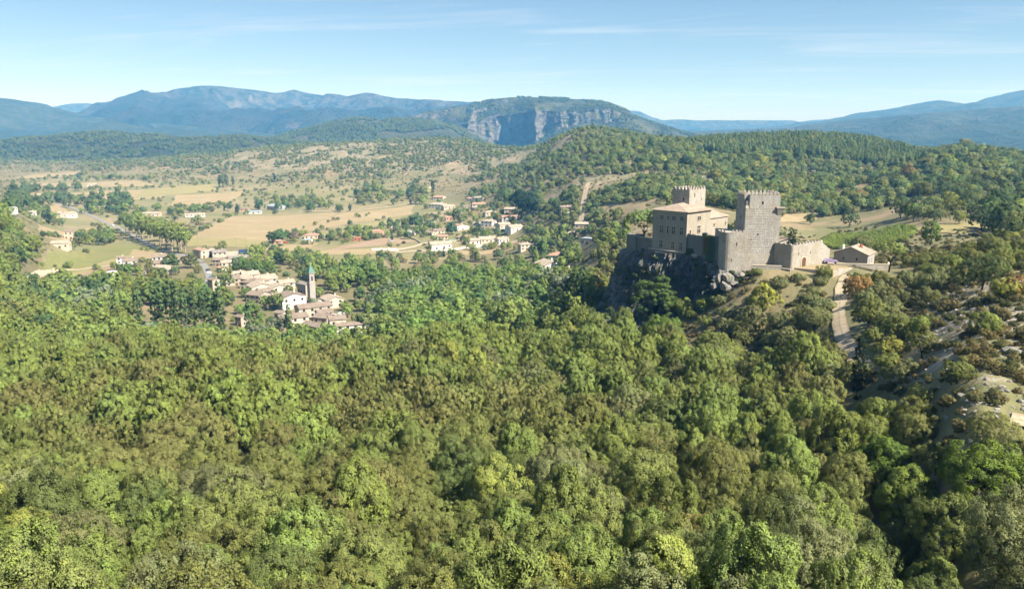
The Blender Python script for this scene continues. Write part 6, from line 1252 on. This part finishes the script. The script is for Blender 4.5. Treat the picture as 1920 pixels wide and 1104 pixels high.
# trees of gardens, hedges and farm belts in the valley: pixel box, number, palette, size
for (a, b, c, d), n_, pal_, s0, s1, kd in [((640, 790, 420, 450), 26, 'garden', .6, 1.1, 'garden_tree'), ((790, 1000, 372, 470), 62, 'garden', .45, .95, 'garden_tree'), ((880, 1010, 355, 385), 26, 'dark', .9, 1.5, 'garden_tree'), ((660, 800, 355, 392), 45, 'garden', .9, 1.7, 'garden_tree'), ((1000, 1090, 400, 520), 50, 'garden', .55, 1.1, 'garden_tree'), ((640, 1010, 486, 512), 44, 'garden', .6, 1.1, 'garden_tree'), ((500, 640, 438, 456), 22, 'garden', .6, 1.0, 'garden_tree'), ((500, 640, 376, 408), 34, 'garden', .8, 1.4, 'garden_tree'),
        ((20, 245, 356, 396), 85, 'dark', 1.0, 1.8, 'garden_tree'), ((130, 250, 392, 404), 18, 'garden', .8, 1.4, 'garden_tree'), ((250, 400, 396, 410), 16, 'garden', .8, 1.3, 'garden_tree'), ((150, 215, 440, 462), 20, 'garden', .8, 1.3, 'garden_tree'), ((60, 110, 380, 415), 14, 'garden', .8, 1.3, 'garden_tree'), ((230, 330, 500, 520), 14, 'garden', .6, 1.1, 'garden_tree'), ((470, 620, 484, 512), 30, 'garden', .7, 1.3, 'garden_tree'), ((450, 500, 495, 515), 6, 'garden', .8, 1.1, 'garden_tree'), ((1110, 1175, 400, 470), 20, 'garden', .6, 1.1, 'garden_tree'), ((120, 330, 330, 350), 20, 'garden', .7, 1.2, 'garden_tree'), ((1100, 1175, 470, 560), 14, 'scrub', .6, 1.0, 'garden_tree'), ((640, 700, 436, 452), 10, 'garden', .7, 1.1, 'garden_tree')]:
    k = 0; tries = 0
    while k < n_ and tries < n_ * 6:
        tries += 1; px_, py_ = rt.uniform(a, b), rt.uniform(c, d)
        if infield(px_, py_): continue
        g = ground(px_, py_)
        if not free(g[0], g[1], 2.2): continue
        add(kd if rt.rand() < .93 else 'spruce_tree', g[0], g[1], rt.uniform(s0, s1), pal_, rt.uniform(.85, 1.15)); BUILT.append((g[0], g[1], 1.2)); k += 1
for pts_, n_, pal_ in [([(352, 446), (440, 404), (520, 400)], 16, 'garden'), ([(505, 452), (600, 420), (700, 402)], 14, 'garden'), ([(75, 444), (160, 446), (235, 434)], 16, 'garden'), ([(60, 356), (180, 352), (330, 352)], 26, 'garden'), ([(40, 380), (160, 374), (330, 374)], 24, 'garden'), ([(320, 390), (430, 384), (470, 360)], 18, 'garden'), ([(20, 336), (150, 334), (300, 338)], 22, 'dark'), ([(250, 356), (400, 344), (470, 340)], 20, 'garden'), ([(800, 408), (870, 398), (940, 388)], 16, 'garden'), ([(560, 458), (640, 458), (730, 444)], 12, 'garden'), ([(820, 480), (900, 470), (1000, 452)], 14, 'garden'), ([(75, 500), (150, 504), (225, 506)], 10, 'garden'), ([(240, 468), (320, 474), (370, 478)], 6, 'garden'), ([(470, 466), (540, 474), (600, 474)], 14, 'garden'), ([(1130, 540), (1165, 480), (1178, 450)], 8, 'scrub')]:
    P_ = np.array(pts_, float); d_ = np.concatenate(([0], np.cumsum(np.linalg.norm(np.diff(P_, axis=0), axis=1))))
    for q_ in rt.uniform(0, d_[-1], n_):
        g = ground(np.interp(q_, d_, P_[:, 0]), np.interp(q_, d_, P_[:, 1]) + rt.normal() * .8)
        if free(g[0], g[1], 1.5): add('garden_tree', g[0], g[1], rt.uniform(.35, .8), pal_, rt.uniform(.7, 1.0))
# evergreen bushes of the hills right of and behind the castle
G = hexgrid(20, 560, 300, 1150, 11.0); G = G[np.abs(G[:, 0]) < G[:, 1] * .70 + 10]; gz_ = H(G[:, 0], G[:, 1]); gpx, gpy = pix(G[:, 0], G[:, 1], gz_); msk = fbm(G[:, 0] / 55 + 3, G[:, 1] / 75 + 8, 3)
VINE = [(1530, 458), (1560, 440), (1690, 424), (1720, 430), (1700, 452), (1600, 468)]
for (x, y), z, px_, py_, mk in zip(G, gz_, gpx, gpy, msk):
    if px_ < 1105 or px_ > 1990 or infield(px_, py_) or inpoly(np.array([px_]), np.array([py_]), VINE)[0] or not free(x, y, 2) or inpoly(np.array([x]), np.array([y]), CASTLE)[0]: continue
    if px_ < 1235 and py_ > 376: continue
    if inpoly(np.array([px_]), np.array([py_]), [(1440, 396), (1560, 395), (1720, 412), (1770, 440), (1750, 492), (1640, 498), (1440, 505)])[0] and rt.rand() < .9: continue
    thr = np.interp(py_, [250, 330, 400, 430, 480], [.50, .53, .54, .565, .57])
    if mk < thr or view_hidden(x, y, z + 5): continue
    add('evergreen' if False else ('holm_oak' if rt.rand() < .75 else 'garden_tree'), x, y, rt.uniform(.8, 1.5), 'dark' if rt.rand() < .38 else ('scrub' if rt.rand() < .6 else 'garden'), rt.uniform(.9, 1.2))

# --- build: the largest 300 of a kind as trees of their own, the rest as one mass
def size_px(T): k, x, y, s = T[:4]; return KIND[k][0]['Rr'] * s / y
by = {}
for T in TREES: by.setdefault(T[0], []).append(T)
REST = []
GRP = {'holm_oak': 'holm oaks of the woods and hills', 'downy_oak': 'downy oaks of the woods', 'scrub_oak': 'scrub oak bushes', 'riverside_tree': 'riverside trees', 'lombardy_poplar': 'poplars', 'cypress_tree': 'cypresses', 'umbrella_pine': 'umbrella pines', 'spruce_tree': 'pointed conifers', 'plane_tree': 'plane trees of the avenue', 'garden_tree': 'garden and hedgerow trees'}
ORD = ['first', 'second', 'third', 'fourth', 'fifth', 'sixth', 'seventh', 'eighth']
BUILD = []
for kind, L in by.items():
    L.sort(key=lambda T: (T[6] is None, -size_px(T)))
    for i, (k, x, y, s, zs, (cw, colr, _w), lab) in enumerate(L):
        z = ZOV.get((round(x, 3), round(y, 3)), float(H(x, y)) - .1); rz = rt.uniform(0, 6.28)
        px_, py_ = pix(x, y, z + KIND[k][0]['zc'] * s * zs)
        if i >= 300: REST.append((kind, x, y, z, s, zs, colr, rz)); continue
        BUILD.append(dict(k=k, x=x, y=y, z=z, s=s, zs=zs, col=colr, rz=rz, var=i % 4, px=float(px_), py=float(py_), lab=lab, solo=lab is not None, key=None if lab else (cw, KWORD[k], where(float(px_), float(py_)))))
sets = {}
for t_ in BUILD:
    if t_['key']: sets.setdefault(t_['key'], []).append(t_)
for (cw, kw, wh), L in sets.items():
    if len(L) == 1: L[0]['lab'] = f"{cw} {kw} {wh}"; continue
    L.sort(key=lambda t_: t_['py']); n_ = len(L); nm = [''] if n_ <= 4 else (['rear', 'front'] if n_ <= 12 else (['rear', 'middle', 'front'] if n_ <= 30 else ['rearmost', 'rear', 'front', 'foremost']))
    for r_, rw in enumerate(nm):
        Q = L[r_ * n_ // len(nm):(r_ + 1) * n_ // len(nm)]; Q.sort(key=lambda t_: t_['px']); n = len(Q)
        for i, t_ in enumerate(Q):
            o = '' if n == 1 else ('leftmost' if i == 0 else ('rightmost' if i == n - 1 else (ORD[i] + ' from left' if i < n / 2 and i < 8 else (ORD[n - 1 - i] + ' from right' if n - 1 - i < 8 else ''))))
            lb = ' '.join(f"{o} {rw} {cw} {kw} {wh}".split()); t_['lab'] = lb if len(lb.split()) <= 16 else ' '.join(f"{rw} {cw} {kw} {wh}".split())
for t_ in BUILD:
    k, x, y, z, s, zs = (t_[q] for q in ('k', 'x', 'y', 'z', 's', 'zs')); col4 = (*t_['col'], 1.0); var = t_['var']; cat = 'tree' if k != 'scrub_oak' else 'bush'
    lod = 'near' if y < 118 and k in ('holm_oak', 'downy_oak', 'scrub_oak') else ('mid' if y < 290 else ('low' if y < 640 else 'far'))
    if y < 200 or (k == 'plane_tree'):
        if k == 'plane_tree': lod = 'low'
        t = thing(k, (x, y, z), t_['lab'], cat, GRP[k], t_['rz']); t.scale = (s, s, s * zs)
        c, tr = proto(k, lod, var); co = link('crown', c, t); co.color = col4; link('trunk', tr, t)
    else:
        o = link(k, joined(k, lod, var % 3)); o.location = (x, y, z); o.rotation_euler = (0, 0, t_['rz']); o.scale = (s, s, s * zs); o.color = col4; tag(o, t_['lab'], cat, GRP[k])
# --- masses: one object each, instances on points
def mass(name, label, cat, pts, protos):
    """pts: x y z scale zscale rot index; protos: (mesh, colour) placed by index"""
    coll = bpy.data.collections.new(name + '_forms')
    for i, (me, colr) in enumerate(protos):
        o = bpy.data.objects.new('%s_form_%03d' % (name, i), me); o.color = (*colr, 1); coll.objects.link(o)
    A = np.array(pts, float); me = bpy.data.meshes.new(name); me.vertices.add(len(A)); me.vertices.foreach_set('co', A[:, :3].astype(np.float32).ravel())
    for nm, tp, arr in (('scl', 'FLOAT_VECTOR', np.stack((A[:, 3], A[:, 3], A[:, 3] * A[:, 4]), 1)), ('rot', 'FLOAT_VECTOR', np.stack((A[:, 5] * 0, A[:, 5] * 0, A[:, 5]), 1))):
        a = me.attributes.new(nm, tp, 'POINT'); a.data.foreach_set('vector', arr.astype(np.float32).ravel())
    a = me.attributes.new('tint', 'FLOAT_COLOR', 'POINT'); pc = np.array([(*c, 1) for _m, c in protos], np.float32); a.data.foreach_set('color', pc[A[:, 6].astype(int)].ravel())
    a = me.attributes.new('idx', 'INT', 'POINT'); a.data.foreach_set('value', A[:, 6].astype(np.int32))
    o = link(name, me); tag(o, label, cat, kind='stuff'); o.color = (0, 0, 0, 1)
    ng = bpy.data.node_groups.new(name + '_scatter', 'GeometryNodeTree'); ng.interface.new_socket('Geometry', in_out='INPUT', socket_type='NodeSocketGeometry'); ng.interface.new_socket('Geometry', in_out='OUTPUT', socket_type='NodeSocketGeometry')
    n = ng.nodes; l = ng.links; gi = n.new('NodeGroupInput'); go = n.new('NodeGroupOutput'); ip = n.new('GeometryNodeInstanceOnPoints'); ci = n.new('GeometryNodeCollectionInfo')
    ci.inputs['Collection'].default_value = coll; ci.inputs['Separate Children'].default_value = True; ci.inputs['Reset Children'].default_value = True; ip.inputs['Pick Instance'].default_value = True
    def na(nm, t): x = n.new('GeometryNodeInputNamedAttribute'); x.data_type = t; x.inputs['Name'].default_value = nm; return x.outputs['Attribute']
    er = n.new('FunctionNodeEulerToRotation'); l.new(na('rot', 'FLOAT_VECTOR'), er.inputs[0]); l.new(er.outputs[0], ip.inputs['Rotation']); l.new(na('scl', 'FLOAT_VECTOR'), ip.inputs['Scale']); l.new(na('idx', 'INT'), ip.inputs['Instance Index'])
    l.new(gi.outputs[0], ip.inputs['Points']); l.new(ci.outputs[0], ip.inputs['Instance']); l.new(ip.outputs[0], go.inputs[0])
    md = o.modifiers.new('scatter', 'NODES'); md.node_group = ng; return o
if REST:
    cols = {}; pts = []; protos = []
    for kind, x, y, z, s, zs, colr, rz in REST:
        lod = 'mid' if y < 260 else ('low' if y < 640 else 'far'); key = (kind, lod, colr)
        if key not in cols: cols[key] = len(protos); protos.append((joined(kind, lod, len(protos) % 3), colr))
        pts.append((x, y, z, s, zs, rz, cols[key]))
    mass('background_wood', 'the smaller and farther trees of the woods, merging into one mass', 'wood', pts, protos)
# ------------------------------------------------------------------ scrub of the far hills
BC = [(.105, .145, .056), (.165, .20, .07), (.21, .23, .088), (.24, .25, .095), (.23, .205, .11), (.19, .175, .095)]
sp_ = [(joined('scrub_oak', 'far', v), BC[v % 6]) for v in range(6)] + [(joined('garden_tree', 'far', v), c) for v, c in enumerate([(.095, .14, .054), (.16, .205, .07), (.205, .235, .08)])]
def scatter_far(n, ymin, ymax, test, big=1.0):
    out = []; w = np.exp(rt.uniform(math.log(ymin), math.log(ymax), n * 3)); u = rt.uniform(-.70, .70, n * 3); y = w; x = u * y
    keep = rt.rand(n * 3) < (y / ymax) ** 1.0; x, y = x[keep], y[keep]; z = H(x, y); px_, py_ = pix(x, y, z); ok = test(x, y, z, px_, py_); return x[ok], y[ok], z[ok], px_[ok], py_[ok]
def in_any(px_, py_, polys):
    r = np.zeros(px_.shape, bool)
    for P_ in polys: r |= inpoly(px_, py_, P_)
    return r
def blocked(x, y):
    r = np.zeros(x.shape, bool)
    for a, b, rr in BUILT: r |= (x - a) ** 2 + (y - b) ** 2 < (rr + 1.5) ** 2
    for l, w in ROADS: r |= np.min((l[None, ::3, 0] - x[:, None]) ** 2 + (l[None, ::3, 1] - y[:, None]) ** 2, axis=1) < (w * .5 + 3) ** 2
    return r
def t_scrub(x, y, z, px_, py_):
    hill = np.clip((z - 8) / 30, 0, 1); m = fbm(x / 90 + 5, y / 120, 4) * .62 + fbm(x / 28 + 50, y / 40 + 20, 3) * .38; rightw = np.clip((px_ - 900) / 250, 0, 1)
    dens = np.clip((m - .415 + .005 * rightw + .02 * (py_ < 330)) * 9, 0, 1) * (.10 + .90 * hill)
    return (rt.rand(len(x)) < dens) & ~in_any(px_, py_, FQ) & ~inpoly(px_, py_, VINE) & (px_ > -80) & (px_ < 2000)
X, Y_, Z, PX, PY = scatter_far(46000, 560, 2400, t_scrub); k_ = ~blocked(X, Y_); X, Y_, Z, PX = X[k_], Y_[k_], Z[k_], PX[k_]
pt = []
for x, y, z, p in zip(X, Y_, Z, PX):
    big = rt.rand() < (.45 if p > 900 else .2); idx = (6 + rt.randint(3)) if big else rt.randint(6); s = rt.uniform(.5, 1.1) * (.85 if big else 1.05) 
    pt.append((x, y, z - .1, s, rt.uniform(.8, 1.15), rt.uniform(0, 6.28), idx))
X, Y_, Z, PX, PY = scatter_far(26000, 560, 2300, lambda x, y, z, a, b: (z > 10) & (fbm(x / 40, y / 40 + 7, 3) > .44) & ~in_any(a, b, FQ) & (a > -60) & (a < 1980)); k_ = ~blocked(X, Y_)
for x, y, z in zip(X[k_], Y_[k_], Z[k_]): pt.append((x, y, z - .1, rt.uniform(.22, .5), rt.uniform(.7, 1.0), rt.uniform(0, 6.28), rt.choice([1, 2, 3, 4, 5])))
mass('hill_scrub', 'mixed grey and green scrub covering the dry hills beyond the valley', 'scrub', pt, sp_)
# wooded far hills: trees as a mass on the nearest wooded ridge
def on_obj(names, n, ymax, minz=.3):
    out = []
    for o in COL.objects:
        if o.name.split('.')[0] in names:
            me = o.data; nv = len(me.vertices); co = np.empty(nv * 3, np.float32); me.vertices.foreach_get('co', co); co = co.reshape(-1, 3); lv = np.empty(len(me.loops), np.int32); me.loops.foreach_get('vertex_index', lv); ls = np.empty(len(me.polygons), np.int32); me.polygons.foreach_get('loop_start', ls); lt = np.empty(len(me.polygons), np.int32); me.polygons.foreach_get('loop_total', lt); f = lv[ls[lt == 4][:, None] + np.arange(4)]
            a = np.linalg.norm(np.cross(co[f[:, 1]] - co[f[:, 0]], co[f[:, 3]] - co[f[:, 0]]), axis=1); fz = co[f].mean(1); vis = (np.abs(fz[:, 0]) < fz[:, 1] * .68) & (fz[:, 1] < ymax); nzq = np.cross(co[f[:, 1]] - co[f[:, 0]], co[f[:, 3]] - co[f[:, 0]]); a = a * vis * ((np.abs(nzq[:, 2]) / (np.linalg.norm(nzq, axis=1) + 1e-9)) > minz); q = rt.choice(len(f), n, p=a / a.sum()); u, v = rt.rand(n, 1), rt.rand(n, 1)
            out.append((co[f[q, 0]] * (1 - u) + co[f[q, 1]] * u) * (1 - v) + (co[f[q, 3]] * (1 - u) + co[f[q, 2]] * u) * v)
    return np.concatenate(out)
# low brush near the castle, path and the right slope
def t_near(x, y, z, px_, py_):
    a = inpoly(px_, py_, [(1290, 520), (1560, 520), (1640, 480), (1990, 440), (1990, 880), (1640, 860), (1560, 700), (1250, 700)]); b = inpoly(px_, py_, [(1060, 470), (1180, 460), (1180, 590), (1060, 640)]); c = inpoly(px_, py_, [(800, 620), (1000, 620), (1200, 640), (1200, 690), (800, 690)]); d = (y < 300) & (y > 45)
    a &= ~(inpoly(px_, py_, OPEN['rock_slope']) & (rt.rand(len(x)) < .35))
    return (a | b | c) & ~inpoly(x, y, CASTLE) & d | (inpoly(px_, py_, OPEN['castle_meadow']) & (rt.rand(len(x)) < .35)) | (inpoly(px_, py_, OPEN['right_meadow']) & (rt.rand(len(x)) < .3) & ~inpoly(px_, py_, VINE))
X, Y_, Z, PX, PY = scatter_far(16000, 60, 480, t_near); k_ = ~blocked(X, Y_); X, Y_, Z = X[k_], Y_[k_], Z[k_]
sb = [(joined('scrub_oak', 'low', v), c) for v, c in enumerate([(.12, .12, .05), (.16, .14, .06), (.10, .11, .04), (.20, .16, .07)])]
mass('low_brush', 'low brush and dry tufts on the castle spur and rocky slope', 'brush', [(x, y, z - .15, rt.uniform(.14, .42), rt.uniform(.7, 1.1), rt.uniform(0, 6.28), rt.randint(4)) for x, y, z in zip(X, Y_, Z)], sb)
W_ = on_obj(('castle_rock',), 5000, 310, .0); W_ = W_[(fbm(W_[:, 0] / 4 + W_[:, 2] / 3, W_[:, 1] / 4, 3) > .63) & (W_[:, 2] < 70.5)]
mass('cliff_bushes', 'tufts and small bushes rooted in the shaded castle cliff', 'bushes', [(x, y, z - .2, rt.uniform(.12, .4), rt.uniform(.8, 1.2), rt.uniform(0, 6.28), rt.randint(4)) for x, y, z in W_], [(joined('scrub_oak', 'low', v % 3), c) for v, c in enumerate([(.07, .10, .04), (.10, .12, .045), (.13, .13, .05), (.05, .08, .03)])])
# stones of the right slope
M['stone'] = limestone('pale_limestone_rubble', base=(0.38, 0.36, 0.32), dark=(0.20, 0.19, 0.17), sc=2.0, weeds=0.1)
def stone_mesh(k): me = rock_mesh(k, .7, 2); me.materials[0] = M['stone']; return me
def t_rock(x, y, z, px_, py_): return inpoly(px_, py_, [(1690, 560), (1990, 490), (1990, 820), (1800, 870), (1720, 780), (1700, 660)]) & (fbm(x / 12, y / 12, 3) > .47)
X, Y_, Z, PX, PY = scatter_far(8000, 70, 230, t_rock)
mass('scattered_stones', 'pale limestone rubble strewn over the rocky right slope', 'stones', [(x, y, z, rt.uniform(.10, .5), rt.uniform(.5, .9), rt.uniform(0, 6.28), rt.randint(5)) for x, y, z in zip(X, Y_, Z)], [(stone_mesh(20 + s), (1, 1, 1)) for s in range(5)])
for k, (px_, py_, s_, lab) in enumerate([(1795, 590, 1.3, 'flat limestone slab high on the rocky right slope'), (1830, 620, 1.1, 'grey limestone slab in the middle of the rocky slope'), (1880, 610, 1.4, 'broad limestone ledge near the right edge of the slope'), (1760, 640, 1.0, 'pale boulder at the lower left of the rocky slope'), (1900, 660, 1.2, 'limestone block below the broad ledge at right'), (1855, 850, .9, 'pale stone pile beside the lower right track')]):
    g = ground(px_, py_); o = link('boulder', ROCKS[k % 5]); o.location = g; o.scale = (s_ * 1.5, s_, s_ * .5); o.rotation_euler = (0, 0, k * 1.3); tag(o, lab, 'boulder', 'boulders of the right slope')
W_ = on_obj(('wooded_hill',), 13000, 3500); W_ = W_[fbm(W_[:, 0] / 120, W_[:, 1] / 120, 3) > .38]
mass('far_hill_wood', 'dark green wood cloaking the low far hills', 'wood', [(x, y, z - 1, rt.uniform(.8, 1.4), 1, rt.uniform(0, 6.28), rt.randint(3)) for x, y, z in W_], [(joined('garden_tree', 'far', v), c) for v, c in enumerate([(.075, .11, .042), (.11, .14, .05), (.145, .165, .06)])])
W_ = on_obj(('cliff_hill',), 12000, 4300, .62)
mass('cliff_hill_wood', 'scrubby wood on the flat-topped cliff hill', 'wood', [(x, y, z - 1, rt.uniform(.7, 1.2), .9, rt.uniform(0, 6.28), rt.randint(3)) for x, y, z in W_ if fbm(np.array([x / 60]), np.array([z / 60 + y / 200]), 2)[0] > .46], [(joined('garden_tree', 'far', v), c) for v, c in enumerate([(.065, .10, .04), (.095, .125, .048), (.13, .15, .06)])])
# conifer plantation on the right skyline
def t_pine(x, y, z, px_, py_): return inpoly(px_, py_, [(1290, 272), (1400, 260), (1500, 255), (1600, 261), (1690, 282), (1740, 305), (1680, 318), (1560, 300), (1480, 292), (1340, 292)])
X, Y_, Z, PX, PY = scatter_far(26000, 700, 1400, t_pine)
mass('pine_plantation', 'dense plantation of slender pines on the right skyline', 'pine wood', [(x, y, z, rt.uniform(.5, .85), rt.uniform(1.0, 1.3), rt.uniform(0, 6.28), rt.randint(3)) for x, y, z in zip(X, Y_, Z)], [(joined('spruce_tree', 'far', v), c) for v, c in enumerate([(.125, .17, .058), (.09, .135, .05), (.15, .185, .064)])])
# ------------------------------------------------------------------ vineyard: rows of vines
def vineyard():
    P = [ground(*p)[:2] for p in VINE]; c = np.mean(P, axis=0); e = unit(ground(1690, 432)[:2] - ground(1560, 455)[:2]); n = np.array((-e[1], e[0])); pts = []
    for r in np.arange(-70, 70, 2.6):
        for s in np.arange(-110, 110, 1.25):
            q = c + e * s + n * r + rt.normal(size=2) * .15
            if inpoly(np.array([q[0]]), np.array([q[1]]), P)[0] and rt.rand() < .96: pts.append((q[0], q[1], float(H(*q)) - .05, rt.uniform(.36, .46), 1.0, rt.uniform(0, 6.28), rt.randint(3)))
    mass('vineyard', 'green vineyard in neat rows behind the castle gate', 'vineyard', pts, [(joined('scrub_oak', 'far', v), c_) for v, c_ in enumerate([(.22, .28, .065), (.25, .30, .07), (.19, .25, .06)])])
vineyard()
# ------------------------------------------------------------------ dead tree, ivy
def dead_tree():
    g = at(1141, 655, 205); t = thing('dead_tree', (g[0], g[1], float(H(g[0], g[1])) - .2), 'bare grey dead tree among green crowns below the cliff', 'tree'); rs = random.Random(3); b = B(); b.tube([(0, 0, -.3), (.1, 0, 2.4), (.2, .1, 4.6)], [.2, .15, .08], 6).build('trunk', M['dead_bark'], t)
    b = B()
    for k in range(26):
        z = rs.uniform(1.6, 4.4); a = rs.uniform(0, 6.28); L = rs.uniform(.9, 2.3); p = np.array((.12, 0, z)); q = p + np.array((math.cos(a) * L * .5, math.sin(a) * L * .5, L * .5)); r = q + np.array((math.cos(a + .4) * L * .35, math.sin(a + .4) * L * .35, L * .6)); b.tube([p, q, r], [.055, .035, .012], 4); b.tube([q, q + np.array((math.cos(a - .9) * L * .4, math.sin(a - .9) * L * .4, L * .35))], [.03, .01], 4)
    b.build('branches', M['dead_bark'], t)
dead_tree()
def ivy(cx_, cy_2, z0, z1, e, n, w, colr, label, seed):
    rs = np.random.RandomState(seed); k = 2600; s = rs.normal(size=k) * w * .5; z = rs.uniform(z0, z1, k); d = np.abs(rs.normal(size=k)) * .22 + .12; P = np.stack((cx_ + e[0] * s + n[0] * d, cy_2 + e[1] * s + n[1] * d, z), 1); V, F = leaves(rs, P, np.tile((n[0], n[1], .3), (k, 1)), .28)
    o = link('ivy_patch', mesh_np('ivy_patch', V - np.array((cx_, cy_2, z0)), F, [M['foliage']], False, {'leaf': ('FACE', rs.rand(k)), 'bough': ('FACE', np.tile((n[0], n[1], .4), (k, 1)))})); o.location = (cx_, cy_2, z0); o.color = (*colr, 1); tag(o, label, 'ivy', 'ivy on the castle walls')
A_ = RC + eR * .6 + np.array((.05, -.25)); E_ = np.array((63.5, 243.6)); ew = unit(E_ - A_); nw_ = np.array((-abs(ew[1]), -abs(ew[0]))); nw_ = unit((ew[1], -ew[0])); nw_ = nw_ if nw_[0] < 0 else -nw_
p_ = A_ + ew * 8.6; ivy(p_[0], p_[1], 72.0, 77.6, ew, nw_, 1.2, (.20, .15, .03), 'golden brown ivy hanging on the terrace wall', 1)
p_ = A_ + ew * 10.6; ivy(p_[0], p_[1], 70.0, 78.2, ew, nw_, 2.0, (.08, .12, .05), 'dark ivy beside the rounded tower', 2)
p_ = A_ + ew * 1.0; ivy(p_[0], p_[1], 70.2, 73.0, ew, nw_, 1.6, (.08, .12, .05), 'dark ivy at the near corner of the castle house', 3)
